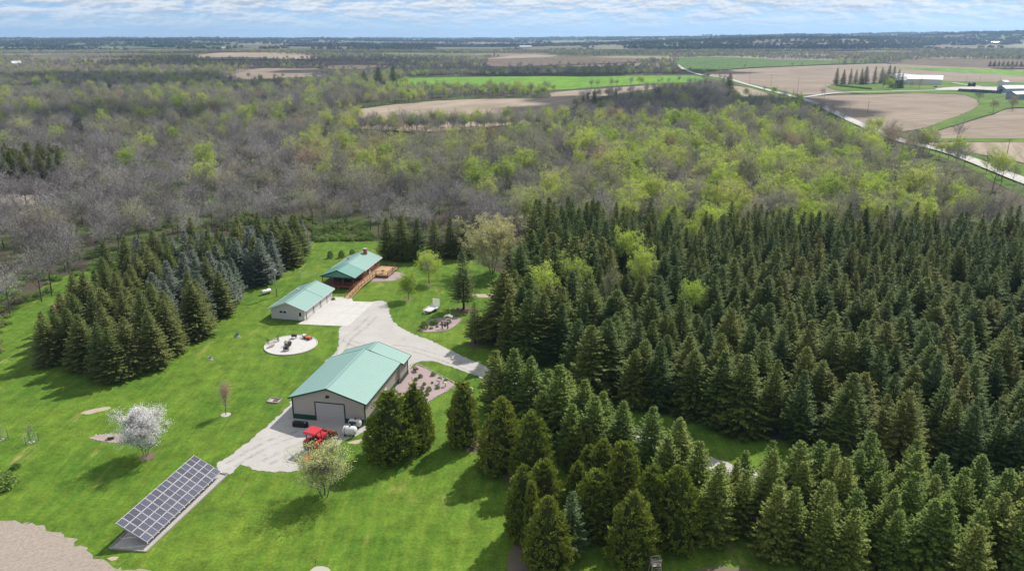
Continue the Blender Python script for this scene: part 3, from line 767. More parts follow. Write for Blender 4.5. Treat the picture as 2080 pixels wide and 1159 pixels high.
K_cedar = Kind('cedar_tree', [cedar_mesh(1, 10, 2.6), cedar_mesh(2, 10, 2.4, 5000, 0.7), cedar_mesh(3, 10, 2.0, 4400, 0.55), cedar_mesh(4, 10, 2.7, 5600, 0.8)], 10, M_barkd, [M_cedar, M_shade_core])
def dk(name, mat, leaves, seeds, H=15, leaf=0.3, **k):
    return Kind(name, [decid(s, H, 0.40, leaves=leaves, leaf=leaf, **k) for s in seeds], H, M_bark, [M_bark, M_twig, mat])
K_bare = dk('bare_tree', M_twig, 0, (101, 102, 103, 104, 105), twigs=4, tw=0.032, shell=1700)
K_bud = dk('budding_tree', M_l_olive, 3000, (111, 112, 113, 114), leaf=0.27, shell=1300)
K_yel = dk('yellow_green_tree', M_l_yellow, 5600, (121, 122, 123), leaf=0.31, shell=1000)
K_bri = dk('leafy_green_tree', M_l_bright, 7000, (131, 132, 133), leaf=0.31, shell=1000)
K_rus = dk('rusty_tree', M_l_rust, 3000, (141, 142), leaf=0.27, shell=1300)

# ------------------------------------------------------------------ woodland, sorted by where it grows
rnd = random.Random(77)
PLANT = [(1012, 715), (1080, 755), (1240, 828), (1390, 858), (1540, 890), (1700, 932), (1860, 975), (2300, 1075), (2500, 1060), (2500, 520), (2080, 507), (1700, 500), (1300, 497), (1090, 497), (1075, 560), (1035, 640)]
GROVE = [(82, 742), (250, 780), (330, 742), (415, 686), (505, 602), (628, 520), (610, 498), (500, 512), (350, 540), (220, 590), (150, 645)]
NEAR_OPEN = [LAWN, PLANT, GROVE, [(-500, 760), (-60, 735), (20, 690), (70, 640), (120, 590), (190, 555), (330, 500), (480, 480), (640, 470), (780, 480), (1000, 500), (1080, 495), (2500, 490), (2500, 1400), (-500, 1400)]]
BRUSH = [(800, 172), (870, 181), (1110, 183), (1125, 188), (1105, 199), (930, 203), (880, 190)]
def near_road(x, y):
    for p in ROADLINE:
        if (p.x - x) ** 2 + (p.y - y) ** 2 < 7.5 ** 2: return True
    return False
RPX = [PX(p.x, p.y) for p in ROADLINE if p.y > 60]
def on_road_px(u, v):
    if 1650 < u < 1790 or u < 1380: return False
    return any(abs(a - u) < 10 and abs(b - v) < 5 + max(0, v - 250) * 0.12 for a, b in RPX)
trees = []           # (dist, kindname, x, y, h, px, py)
def species(px, py, n):
    r = rnd.random(); g = mnoise.noise(Vector((px / 130.0, py / 45.0, 5.5)))
    if py > 430 and px < 1050: w = dict(bare=0.90, bud=0.10, yel=0.0, bri=0.0, rus=0)
    elif px < 620 and py > 290: w = dict(bare=0.86, bud=0.10, yel=0.035, bri=0.005, rus=0)
    elif px < 620: w = dict(bare=0.55, bud=0.36, yel=0.08, bri=0, rus=0.01)
    elif py < 157: w = dict(bare=0.62, bud=0.33, yel=0.02, bri=0.02, rus=0.01)
    elif 1130 < px < 1760 and py < 262: w = dict(bare=0.76, bud=0.19, yel=0.02, bri=0.02, rus=0.01)
    elif px < 1200: w = dict(bare=0.44, bud=0.40, yel=0.11, bri=0.04, rus=0.04)
    else: w = dict(bare=0.24, bud=0.34, yel=0.25, bri=0.15, rus=0.03)
    if g > 0.12: w['yel'] *= 1.6; w['bri'] *= 1.6
    if g < -0.1: w['bare'] *= 1.7
    tot = sum(w.values()); r *= tot
    for k, q in w.items():
        r -= q
        if r <= 0: return k
    return 'bare'
def scatter_band(y0, y1, sp, hmin, hmax):
    y = y0
    while y < y1:
        half = y * 0.675 * 1.13 + 12; x = -half
        while x < half:
            jt = 0.48 if y < 1500 else 0.95
            xx, yy = x + rnd.uniform(-jt, jt) * sp, y + rnd.uniform(-jt, jt) * sp
            x += sp
            gz = terrain(xx, yy); px, py = PX(xx, yy, gz)
            if any(inside((px, py), q) for q in NEAR_OPEN): continue
            hit = False
            for q in OPEN:
                if inside((px, py), q): hit = True; break
            if hit or near_road(xx, yy): continue
            if 1500 < px < 2100 and py < 262 and py > 170 and px > 1560 + (py - 170) * 2.2 and rnd.random() < 0.75: continue
            if yy > 1550 and mnoise.noise(Vector((xx / 800.0, yy / 420.0, 8.8))) + 0.4 * mnoise.noise(Vector((xx / 200.0, yy / 200.0, 1.8))) < -0.30: continue
            tp = PX(xx, yy, gz + hmax * 0.62)
            if (any(inside(tp, q) for q in OPEN if q is not HIDDEN) and rnd.random() < 0.85) or (on_road_px(*tp) and rnd.random() < 0.9): continue
            k = species(px, py, 0)
            trees.append((math.hypot(xx, yy), k, xx, yy, rnd.uniform(hmin, hmax), px, py))
        y += sp * 0.93
scatter_band(200, 262, 7.6, 11, 18)
scatter_band(262, 420, 9.3, 12.5, 20.5)
scatter_band(420, 800, 10.4, 12, 19)
scatter_band(800, 1500, 12, 11, 16)
scatter_band(1500, 3300, 14.5, 9, 15)
# thin rows of trees along the field edges
for a, b2, n in (((660, 266), (1180, 252), 230), ((820, 190), (1118, 188), 60), ((880, 195), (1110, 194), 60), ((1790, 285), (2050, 372), 16)):
    A, B = P(*a), P(*b2)
    for i in range(n):
        q = A.lerp(B, (i + rnd.random()) / n); d = q.length
        px, py = PX(q.x, q.y)
        trees.append((d, rnd.choice(['bare', 'bare', 'bare', 'bare', 'bud', 'yel'] if a[0] not in (820, 880) else ['bud', 'yel', 'bri', 'bare']), q.x + rnd.uniform(-4, 4), q.y + rnd.uniform(-30, 6), rnd.uniform(9, 16.5), px, py))
trees.sort()
KN = dict(bare=K_bare, bud=K_bud, yel=K_yel, bri=K_bri, rus=K_rus)
LOOK = dict(bare='bare grey leafless tree', bud='pale olive budding tree', yel='yellow-green tree in young leaf', bri='bright green leafy tree', rus='rusty brown budding tree')
def zone(px, py, d):
    side = 'on the left slope' if px < 420 else 'behind the blue spruce grove' if px < 700 else 'behind the house' if px < 1050 else 'behind the spruce plantation' if px < 1560 else 'beside the county road'
    row = 'at the front edge of the woods' if d < 262 else 'a few rows into the woods' if d < 330 else 'deep in the woods'
    return row + ' ' + side
LIMIT = dict(bare=300, bud=200, yel=100, bri=60, rus=30)
count = {k: 0 for k in KN}; rest = {k: [] for k in KN}
for d, k, x, y, h, px, py in trees:
    if count[k] < LIMIT[k] and -30 < px < 2110:
        count[k] += 1
        z = zone(px, py, d)
        KN[k].place((x, y, 0), h, LOOK[k] + ' ' + z, 'tree', LOOK[k] + 's ' + z, rnd.uniform(0, 6.28), rnd.randrange(5), rnd.uniform(0.85, 1.3))
    else: rest[k].append((x, y, terrain(x, y), h / KN[k].H * rnd.uniform(0.92, 1.08), rnd.uniform(0, 6.28)))

def mass(name, label, cat, pts, meshes):
    """one object for what nobody could count: points that carry copies of a few tree meshes"""
    me = bpy.data.meshes.new(name); me.from_pydata([p[:3] for p in pts], [], [])
    a = me.attributes.new('size', 'FLOAT', 'POINT'); a.data.foreach_set('value', [p[3] for p in pts])
    a = me.attributes.new('turn', 'FLOAT_VECTOR', 'POINT'); a.data.foreach_set('vector', [q for p in pts for q in (0.0, 0.0, p[4])])
    o = link(name, me); tag(o, label, cat, kind='stuff')
    src = bpy.data.collections.new(name + '_sources')
    for m in meshes: src.objects.link(bpy.data.objects.new(name + '_source', m))
    ng = bpy.data.node_groups.new(name, 'GeometryNodeTree')
    ng.interface.new_socket('Geometry', in_out='INPUT', socket_type='NodeSocketGeometry')
    ng.interface.new_socket('Geometry', in_out='OUTPUT', socket_type='NodeSocketGeometry')
    N, L = ng.nodes, ng.links
    gi, go = N.new('NodeGroupInput'), N.new('NodeGroupOutput')
    ip = N.new('GeometryNodeInstanceOnPoints'); ci = N.new('GeometryNodeCollectionInfo')
    ci.inputs['Collection'].default_value = src; ci.inputs['Separate Children'].default_value = True; ci.inputs['Reset Children'].default_value = True
    rv = N.new('FunctionNodeRandomValue'); rv.data_type = 'INT'
    for s in rv.inputs:
        if s.name == 'Max' and s.type == 'INT': s.default_value = len(meshes) - 1
        if s.name == 'Min' and s.type == 'INT': s.default_value = 0
    na = N.new('GeometryNodeInputNamedAttribute'); na.data_type = 'FLOAT'; na.inputs[0].default_value = 'size'
    nb = N.new('GeometryNodeInputNamedAttribute'); nb.data_type = 'FLOAT_VECTOR'; nb.inputs[0].default_value = 'turn'
    L.new(gi.outputs[0], ip.inputs['Points']); L.new(ci.outputs[0], ip.inputs['Instance'])
    ip.inputs['Pick Instance'].default_value = True
    L.new([s for s in rv.outputs if s.type == 'INT'][0], ip.inputs['Instance Index'])
    e2r = N.new('FunctionNodeEulerToRotation')
    L.new(nb.outputs[0], e2r.inputs[0]); L.new(e2r.outputs[0], ip.inputs['Rotation'])
    L.new(na.outputs[0], ip.inputs['Scale']); L.new(ip.outputs[0], go.inputs[0])
    md = o.modifiers.new('trees', 'NODES'); md.node_group = ng
    return o
mass('bare_woodland', 'grey mass of leafless woods stretching into the distance', 'woods', rest['bare'], K_bare.sources())
mass('budding_woodland', 'pale olive budding woods stretching into the distance', 'woods', rest['bud'], K_bud.sources())
mass('yellow_green_woodland', 'yellow-green crowns scattered through the far woods', 'woods', rest['yel'], K_yel.sources())
mass('leafy_woodland', 'bright green crowns scattered through the far woods', 'woods', rest['bri'], K_bri.sources())
mass('rusty_woodland', 'rusty brown crowns scattered through the far woods', 'woods', rest['rus'], K_rus.sources())
far = []
y = 3300.0
while y < 16000:
    step = 75 + (y - 3300) * 0.028
    half = y * 0.675 * 1.12; x = -half
    while x < half:
        xx, yy = x + rnd.uniform(-.5, .5) * step, y + rnd.uniform(-.5, .5) * step
        x += step
        g = mnoise.noise(Vector((xx / 900.0, yy / 700.0, 1.2))) + 0.5 * mnoise.noise(Vector((xx / 260.0, yy / 330.0, 4.2)))
        hill = math.exp(-(((xx - 1400) / 900.0) ** 2 + ((yy - 4300) / 600.0) ** 2))
        if g + hill * 1.2 > -0.06 or rnd.random() < 0.04:
            far.append((xx, yy, terrain(xx, yy) - 0.5, rnd.uniform(0.8, 1.25) * (1 + (y - 3300) / 16000), rnd.uniform(-0.5, 0.5)))
    y += step * 0.75
mass('far_woods', 'dark wooded patches between the fields near the horizon', 'woods', far, [grove_mesh(s).mesh('grove', M_far) for s in (1, 2, 3, 4)])
# undergrowth at the edge of the woods
und = []
for poly, n in (([(640, 492), (760, 490), (745, 462), (630, 462)], 260), ([(0, 700), (30, 640), (110, 585), (260, 520), (420, 470), (380, 440), (200, 470), (0, 560)], 520), ([(-200, 760), (0, 720), (0, 560), (-200, 640)], 160), ([(420, 470), (640, 470), (640, 440), (420, 430)], 120)):
    xs_, ys_ = [p[0] for p in poly], [p[1] for p in poly]
    for i in range(n):
        u, v = rnd.uniform(min(xs_), max(xs_)), rnd.uniform(min(ys_), max(ys_))
        if inside((u, v), poly) and not (u > 640 and inside((u, v), LAWN)):
            q = P(u, v); und.append((q.x, q.y, 0, rnd.uniform(0.4, 1.2), rnd.uniform(0, 6.28)))
mass('undergrowth', 'low green undergrowth along the edge of the woods', 'undergrowth', und, [bush_mesh(s, 1.3, 1.3, 420, 0.26).mesh('under_bush', [M_under, M_twig]) for s in (5, 6, 7)])

# ------------------------------------------------------------------ spruce plantation, groves and rows
ORD = 'first second third fourth fifth sixth seventh eighth ninth tenth eleventh twelfth thirteenth fourteenth fifteenth sixteenth seventeenth eighteenth nineteenth'.split()
for t_ in 'twent thirt fort'.split():
    ORD += [t_ + 'ieth'] + [t_ + 'y-' + o for o in ORD[:9]]
def fill(poly, sp, rnv, rows=0.0):
    V = [P(*p) for p in poly]; x0, x1 = min(v.x for v in V), max(v.x for v in V); y0, y1 = min(v.y for v in V), max(v.y for v in V)
    W2 = [(v.x, v.y) for v in V]; out = []
    ca, sa = math.cos(rows), math.sin(rows); cx, cyy = (x0 + x1) / 2, (y0 + y1) / 2; D = max(x1 - x0, y1 - y0)
    n = int(D / sp) + 2
    for i in range(-n, n):
        for j in range(-n, n):
            a, b = i * sp + rnv.uniform(-.4, .4) * sp, j * sp + rnv.uniform(-.4, .4) * sp
            x, y = cx + a * ca - b * sa, cyy + a * sa + b * ca
            if inside((x, y), W2): out.append((x, y))
    return out
pl = [(math.hypot(x, y), x, y) for x, y in fill(PLANT, 4.75, rnd, 0.35)]
pl = [p for p in pl if PX(p[1], p[2])[0] < 2330]
pl.sort(); over = []; nsp = 0
LIME = [P(*q) for q in ((1268, 560), (1302, 610), (1400, 520), (1402, 660), (1100, 640), (1160, 625), (1235, 650))]
PW = [(P(*p).x, P(*p).y) for p in PLANT]
FRONT = sorted((PX(p[1], p[2])[0], p[1], p[2]) for p in pl if not inside((p[1], p[2] - 5.2), PW) and PX(p[1], p[2])[0] < 2100)
FRONT = {(b, c): i for i, (a, b, c) in enumerate(FRONT)}
for i, (d, x, y) in enumerate(pl):
    px, py = PX(x, y)
    if 1235 < px < 1300 and 560 < py < 640 and rnd.random() < 0.5: continue
    h = rnd.uniform(9.6, 13.6) + (2.2 if px < 1260 else 0) + 1.0 * mnoise.noise(Vector((x * .05, y * .05, 0)))
    if rnd.random() < 0.12: h *= 0.75
    if any((q.x - x) ** 2 + (q.y - y) ** 2 < 4.2 ** 2 for q in LIME): continue
    if any(abs(q.x * y / q.y - x) < 4.5 and -16 < y - q.y < 0 for q in LIME): h *= 0.72
    if nsp < 300 and px < 2115:
        nsp += 1
        if (x, y) in FRONT: lab, gr = ORD[FRONT[(x, y)]] + ' spruce from the left in the front row of the plantation', 'front row of the spruce plantation'
        elif px < 1300: lab, gr = 'dark green spruce inside the plantation, on its side facing the house', 'house side of the spruce plantation'
        elif px < 1700: lab, gr = 'dark green spruce standing mid plantation, hemmed in by others', 'middle of the spruce plantation'
        else: lab, gr = 'dark green spruce in the far corner of the plantation away from the house', 'far side of the spruce plantation'
        K_spruce.place((x, y, 0), h, lab, 'spruce tree', gr, rnd.uniform(0, 6.28), rnd.randrange(7), rnd.uniform(1.05, 1.5))
    else: over.append((x, y, 0, h / 12, rnd.uniform(0, 6.28)))
if over: mass('spruce_stand', 'back rows of the dark spruce plantation before the woods', 'woods', over, K_spruce.sources())
for x, y in fill(GROVE, 4.9, rnd, 0.6):
    px, py = PX(x, y)
    g = mnoise.noise(Vector((x * 0.09, y * 0.06, 2.0)))
    mid = 280 < px < 620 and py < 660
    front = py > 650
    if mid and rnd.random() < 0.62:
        K_blue.place((x, y, 0), rnd.uniform(9.5, 12.3), 'silvery blue spruce within the grove left of the garage', 'spruce tree', 'blue spruces of the grove beside the garage', rnd.uniform(0, 6.28), rnd.randrange(2), rnd.uniform(1.15, 1.4))
    else:
        lab = 'olive green spruce at the lawn end of the grove' if front else 'olive green spruce among blue spruces in the grove left of the garage'
        K_olive.place((x, y, 0), rnd.uniform(10.2, 13.4), lab, 'spruce tree', 'lawn end of the spruce grove' if front else 'olive spruces of the grove beside the garage', rnd.uniform(0, 6.28), rnd.randrange(3), rnd.uniform(1.05, 1.3))
ROW = [(1415, 1118), (1440, 1040), (1520, 1000), (1640, 1018), (1900, 1050), (2260, 1105), (2320, 1290), (1900, 1225), (1560, 1146)]
for i, (x, y) in enumerate(fill(ROW, 3.6, rnd, 0.2)):
    if PX(x, y)[0] > 2300: continue
    K_light.place((x, y, 0), rnd.uniform(8.6, 11.4) + 1.6 * sstep(1600, 1950, PX(x, y)[0]), 'yellow-tipped green spruce in the dense row below the drive', 'spruce tree', 'young spruces below the drive', rnd.uniform(0, 6.28), rnd.randrange(3), rnd.uniform(0.95, 1.2))
def at_px(kind, base, top, label, cat='tree', group=None, v=0, wide=1.0, rz=None):
    return kind.place(P(*base), HGT(base, top), label, cat, group, rnd.uniform(0, 6.28) if rz is None else rz, v, wide)
hedge = [((1008, 832), 708), ((1045, 838), 702), ((1078, 852), 722), ((1112, 868), 745), ((1150, 868), 750), ((1185, 895), 768), ((1222, 902), 790), ((1262, 925), 812), ((1135, 900), 738), ((1205, 930), 800), ((1320, 950), 822), ((1372, 985), 846), ((1350, 1010), 880), ((1160, 935), 815), ((1100, 900), 790), ((1412, 1022), 893)]
for i, (b2, t) in enumerate(sorted(hedge)):
    at_px(K_light, b2, t, ORD[i] + ' young spruce from the left in the hedge below the drive', 'spruce tree', 'hedge of young spruces below the drive', i, 1.2)
cedars = [((798, 925), 786, 1.28, 'broad rounded cedar beside the barn corner, larger of the two'), ((846, 905), 772, 0.95, 'slimmer cedar touching the broad one beside the barn'),
          ((942, 902), 768, 1.0, 'pointed cedar alone at the lawn edge right of the barn garden'), ((1020, 950), 802, 1.05, 'tall rounded cedar second along the curved lawn edge'),
          ((1080, 975), 830, 1.0, 'cedar third along the curved lawn edge, behind the rounded one'), ((1062, 1090), 938, 0.85, 'leftmost cedar of the near clump by the lawn'),
          ((1078, 1110), 968, 0.5, 'narrow columnar cedar in the near clump'), ((1112, 1145), 1003, 1.1, 'cedar at the bottom of the near clump next to the lawn'),
          ((1105, 1040), 928, 1.15, 'short round-topped cedar at the back of the near clump'), ((1172, 1030), 932, 0.95, 'small rounded cedar at the centre of the near clump'),
          ((1195, 985), 900, 1.2, 'bright rounded cedar tip above the near clump'), ((1222, 1000), 888, 1.1, 'tall cedar behind the bright rounded one'),
          ((1208, 1080), 948, 1.2, 'broad full cedar in the middle of the near clump'), ((1282, 1140), 992, 1.15, 'cedar just left of the wooden stand at the bottom'),
          ((1318, 1090), 940, 1.1, 'tall cedar behind the wooden stand'), ((1368, 1100), 942, 1.15, 'rightmost cedar of the near clump beside the young spruces'),
          ((1168, 950), 862, 1.1, 'small cedar behind the near clump, left of its neighbour'), ((1192, 945), 868, 1.1, 'small cedar behind the near clump, right of its neighbour'), ((1262, 1060), 885, 0.9, 'slim cedar in the gap at the back of the near clump')]
for i, (b2, t, w, lab) in enumerate(cedars):
    at_px(K_cedar, b2, t, lab, 'cedar tree', 'cedars along the lawn', i, w * 1.12)
at_px(K_pine, (1160, 1122), 968, 'loose blue-green pine between cedars of the near clump', 'pine tree', None, 0, 1.1)
for i, (b2, t) in enumerate((((788, 524), 440), ((818, 527), 436), ((850, 527), 442), ((884, 524), 444), ((916, 521), 440), ((942, 522), 446))):
    at_px(K_spruce, b2, t, ORD[i] + ' spruce from the left in the row behind the house', 'spruce tree', 'spruces behind the house', i, 1.25)
at_px(K_lone, (942, 628), 503, 'tall lone spruce with bare lower trunk on the lawn', 'spruce tree', None, 0, 1.0)
at_px(K_lone, (965, 697), 612, 'small spruce on the lawn beside the drive', 'spruce tree', None, 0, 1.15)
at_px(K_lone, (1035, 565), 483, 'slim spruce beside the big budding tree', 'spruce tree', None, 0, 0.72)
def own(name, mesh, h, mats): return Kind(name, [mesh], h, M_bark, mats)
K_big = own('shade_tree', decid(201, 17, 0.46, 0.20, 24000, 0.30, 3, 0.25, multi=3, limbs=20, sub=9, shell=3000), 17, [M_bark, M_twig, M_l_shade])
at_px(K_big, (1000, 556), 432, 'large rounded pale budding tree with several trunks', 'tree', None, 0, 1.12)
K_lawn = own('lawn_tree', decid(202, 8, 0.34, 0.28, 6500, 0.22, 2, 0.6, limbs=12, sub=6, shell=900), 8, [M_bark, M_twig, M_l_bright])
at_px(K_lawn, (872, 576), 500, 'bright green round lawn tree in front of spruces', 'tree', None, 0, 1.2)
at_px(K_lawn, (830, 608), 541, 'smaller yellow-green lawn tree beside the concrete slab', 'tree', None, 0, 1.1)
K_bl = own('blossom_tree', decid(203, 9, 0.42, 0.14, 26000, 0.17, 2, 0.22, multi=3, limbs=20, sub=9, shell=3500), 9, [M_barkd, M_twig, M_blossom])
at_px(K_bl, (297, 925), 815, 'white blossoming tree on the lawn above the solar panels', 'tree', None, 0, 0.9)
K_wil = own('flowering_tree', decid(204, 9.5, 0.36, 0.12, 11000, 0.19, 3, 0.7, multi=4, limbs=20, sub=7, tw=0.026, shell=1500), 9.5, [M_bark, M_twig, M_l_pale])
at_px(K_wil, (660, 1008), 884, 'pale green open-branched tree in front of the red tractor', 'tree', None, 0, 1.35)
K_sap = own('red_tree', decid(205, 7, 0.2, 0.3, 1800, 0.16, 3, 0.9, limbs=12, sub=6, tw=0.022), 7, [M_bark, M_twig, M_l_rust])
at_px(K_sap, (459, 842), 769, 'small slender reddish tree in a mulch ring', 'tree')
for i, (b2, t, k, w, lab) in enumerate((((1268, 560), 440, K_bri, 0.8, 'bright green tree poking out of the plantation near its back'), ((1302, 610), 470, K_bri, 0.75, 'tall bright green tree inside the plantation'),
        ((1400, 520), 428, K_yel, 0.8, 'round yellow-green tree near the back of the plantation'), ((1402, 660), 545, K_bri, 0.9, 'fresh green tree in the plantation gap'),
        ((1100, 640), 512, K_bri, 0.95, 'yellow-green tree on the near side of the plantation'), ((1160, 625), 498, K_yel, 1.0, 'spreading yellow-green tree beside the plantation edge'), ((1235, 650), 520, K_bud, 0.5, 'slim olive tree beside the yellow-green ones'),
        ((1285, 720), 620, K_bare, 0.6, 'bare grey tree inside the plantation'), ((1050, 600), 538, K_yel, 0.7, 'low yellow-green tree at the lawn corner'), ((1790, 560), 490, K_rus, 0.7, 'pinkish brown tree among the plantation spruces'))):
    at_px(k, b2, t, lab, 'tree', None, i, w)
for i, (b2, t, lab) in enumerate((((145, 585), 440, 'bare tree with a straight trunk on the mown strip left of the grove'), ((85, 612), 455, 'bare forked tree at the left woods edge'), ((105, 600), 450, 'slim bare tree next to the forked one at the left'), ((20, 640), 500, 'leftmost bare tree leaning at the lawn edge'), ((660, 480), 405, 'bare tree behind the lawn between grove and house'), ((395, 505), 400, 'bare tree rising behind the blue spruces'))):
    at_px(K_bare, b2, t, lab, 'tree', None, i, 1.0)
# dark conifers in the middle distance
for i, (u, v, t, lab) in enumerate(((1480, 195, 153, 'dark lone spruce by the county road'), (770, 178, 140, 'dark spruce at the left end of the wheat field'), (800, 180, 138, 'larger dark spruce at the left end of the wheat field'), (740, 177, 146, 'thin dark spruce left of the wheat field'))):
    at_px(K_spruce, (u, v), t - 4, lab, 'spruce tree', None, i, 1.5)
for i in range(64):
    q = P(rnd.uniform(-90, 140), rnd.uniform(362, 388)); K_olive.place(q, rnd.uniform(14, 17), 'dark spruce in the small stand at the left edge', 'spruce tree', 'dark spruces at the left edge', rnd.uniform(0, 6), i, 1.1)
for i in range(10):
    q = P(1180 + i * 17 + rnd.uniform(-8, 8), rnd.uniform(205, 226)); K_olive.place(q, rnd.uniform(11, 15), 'dark spruce scattered in the bare woods below the wheat field', 'spruce tree', 'dark spruces below the wheat field', rnd.uniform(0, 6), i, 0.9)
FP = [(1698, 172, 137), (1712, 172, 141), (1726, 172, 139), (1737, 171, 141), (1748, 172, 139), (1757, 172, 134), (1775, 171, 134), (1789, 170, 136), (1803, 172, 132), (1812, 178, 134), (1822, 180, 140), (1830, 180, 148)]
for i, (u, v, t) in enumerate(FP):
    at_px(K_spruce, (u, v), t, ORD[i] + ' tall dark pine from the left before the white barn', 'pine tree', 'tall pines at the far farm', i, 0.95)
at_px(K_bud, (1793, 179), 135, 'large budding tree among the far farm pines', 'tree')
at_px(K_bri, (1806, 183), 152, 'rounded green tree at the far farm drive', 'tree', None, 0, 1.1)
at_px(K_rus, (1866, 180), 154, 'reddish rounded tree in front of the white barn', 'tree', None, 0, 1.3)
at_px(K_bud, (1850, 180), 159, 'smaller grey-brown tree in front of the white barn', 'tree', None, 1, 1.2)
BUSHK = [bush_mesh(s, 1.0, 1.5, 700, 0.2).mesh('bush_leaves', [M_bush, M_twig]) for s in (1, 2, 3)]
def bush(loc, h, w, label, cat='shrub', group=None, i=0, name='shrub'):
    t = link(name, BUSHK[i % 3]); t.location = loc; t.scale = (w, w, h / 1.5); t.rotation_euler = (0, 0, i * 1.3)
    return tag(t, label, cat, group)
for i in range(14):
    bush(P(1700 + i * 5.2, 176 + i * 0.55), 3.2, 2.4, 'clipped evergreen in the low hedge by the far pines', 'shrub', 'low hedge at the far farm', i)
for i in range(18):
    u = 2010 + i * 9; K_spruce.place(P(u, 136.5 + i * 0.06), 13, 'dark spruce in the windbreak beyond the far fields', 'spruce tree', 'windbreak beyond the far fields', i, i, 1.5)

# ------------------------------------------------------------------ buildings
def gable_roof(w0, w1, y0, y1, ze, zr, th=0.14, xr=None):
    """ribbed roof over x in [w0,w1]; two slopes as separate meshes"""
    xr = (w0 + w1) / 2 if xr is None else xr; out = []
    for xe in (w0, w1):
        b = MB(); s = 1 if xe > xr else -1
        prof = [(xe, ze), (xr, zr), (xr, zr - th), (xe, ze - th)]
        if s < 0: prof = prof[::-1]
        b.extrude_y(prof, y0, y1)
        L = math.hypot(xe - xr, zr - ze); n = max(2, int((y1 - y0) / 0.75))
        for i in range(n + 1):
            yy = y0 + 0.03 + (y1 - y0 - 0.06) * i / n
            b.bar((xe, yy, ze + 0.005), (xr, yy, zr + 0.005), 0.04, 0.022)
        out.append(b)
    cap = MB(); cap.bar((xr, y0 - 0.02, zr + 0.03), (xr, y1 + 0.02, zr + 0.03), 0.42, 0.05)
    return out, cap
def build_roof(parent, args, mat, trim):
    sl, cap = gable_roof(*args)
    for s in sl: s.build('roof_slope', mat, parent)
    cap.build('ridge_cap', mat, parent)
    w0, w1, y0, y1, ze, zr = args[:6]; xr = args[7] if len(args) > 7 and args[7] is not None else (w0 + w1) / 2
    for yy in (y0 - 0.03, y1 + 0.03):
        f = MB()
        for xe in (w0, w1): f.bar((xe, yy, ze - 0.09), (xr, yy, zr - 0.09), 0.05, 0.26)
        f.build('rake_trim', trim, parent)
    for xe, s in ((w0, -1), (w1, 1)):
        MB().box((xe + s * 0.04, (y0 + y1) / 2, ze - 0.11), (0.06, y1 - y0, 0.2)).build('fascia', trim, parent)
def gable_box(x0, x1, y0, y1, z0, ze, zr):
    b = MB(); xm = (x0 + x1) / 2
    b.extrude_y([(x0, z0), (x1, z0), (x1, ze), (xm, zr), (x0, ze)], y0, y1); return b
def ribs_front(x0, x1, y, z0, ztop, sp=0.3, w=0.05, skip=None):
    b = MB(); x = x0 + sp / 2
    while x < x1:
        zt = ztop(x)
        if skip and skip[0] < x < skip[1]:
            if zt > skip[2] + 0.1: b.box((x, y - 0.012, (skip[2] + zt) / 2), (w, 0.03, zt - skip[2]))
        else: b.box((x, y - 0.012, (z0 + zt) / 2), (w, 0.03, zt - z0))
        x += sp
    return b
def garage_door(parent, c, w, h, axis='x', panels=4, mat=None, face=-1, name='garage_door'):
    d = link(name, None, parent); d.location = c
    for i in range(panels):
        ph = h / panels
        dims = (w - 0.04, 0.05, ph - 0.035) if axis == 'x' else (0.05, w - 0.04, ph - 0.035)
        MB().box((0, 0, ph * (i + 0.5)), dims).build('panel', mat, d)
    return d

# pole barn
ob = thing('pole_barn', 'large tan steel pole barn with light green metal roof', 'barn', (-23.9, 110.95, 0), HEAD)
WB, LB, LR = 12.6, 16.2, 20.3
gable_box(-WB, 0, 0, LB, 0, 4.05, 6.0).build('wall', M_tan, ob)
gable_box(-11.4, 0.45, LB + 0.01, LR, 0, 3.9, 5.75).build('wall', M_tan, ob)
DX0, DX1, DH = -8.55, -3.55, 3.35
ztop = lambda x: 4.05 + (6.0 - 4.05) * (1 - abs(x + 6.3) / 6.3) - 0.05
ribs_front(-WB, 0, 0, 0.95, ztop, 0.3, 0.05, (DX0 - 0.1, DX1 + 0.1, DH + 0.1)).build('siding', M_tan, ob)
sb = MB(); yy = 0.3
while yy < LB: sb.box((0.012, yy, 2.5), (0.03, 0.05, 3.0)); yy += 0.3
sb.build('siding', M_tan, ob)
sb = MB(); yy = LB + 0.3
while yy < LR: sb.box((0.462, yy, 2.4), (0.03, 0.05, 2.9)); yy += 0.3
sb.build('siding', M_tan, ob)
for x0, x1 in ((-WB, DX0 - 0.12), (DX1 + 0.12, 0)):
    MB().box(((x0 + x1) / 2, -0.03, 0.46), (x1 - x0 + 0.04, 0.06, 0.92)).build('wainscot', M_green, ob)
MB().box((0.03, LB / 2, 0.46), (0.06, LB, 0.92)).build('wainscot', M_green, ob)
MB().box((0.48, (LB + LR) / 2, 0.46), (0.06, LR - LB, 0.92)).build('wainscot', M_green, ob)
MB().box((-WB - 0.03, LB / 2, 0.46), (0.06, LB, 0.92)).build('wainscot', M_green, ob)
for x in (-WB, 0): MB().box((x, -0.02, 2.0), (0.2, 0.16, 4.0)).build('corner_trim', M_green, ob)
MB().box((0.45, LR, 1.95), (0.2, 0.16, 3.9)).build('corner_trim', M_green, ob)
MB().box((DX0 - 0.06, -0.05, DH / 2), (0.14, 0.14, DH)).box((DX1 + 0.06, -0.05, DH / 2), (0.14, 0.14, DH)).box(((DX0 + DX1) / 2, -0.05, DH + 0.07), (DX1 - DX0 + 0.26, 0.14, 0.14)).build('door_frame', M_green, ob)
garage_door(ob, ((DX0 + DX1) / 2, -0.03, 0), DX1 - DX0, DH, 'x', 7, M_door)
li = MB().box((-6.3, -0.08, 4.62), (0.5, 0.12, 0.25)).build('gable_light', M_iron, ob)
MB().box((-6.48, -0.2, 4.5), (0.22, 0.22, 0.16)).build('lamp_head', M_iron, li)
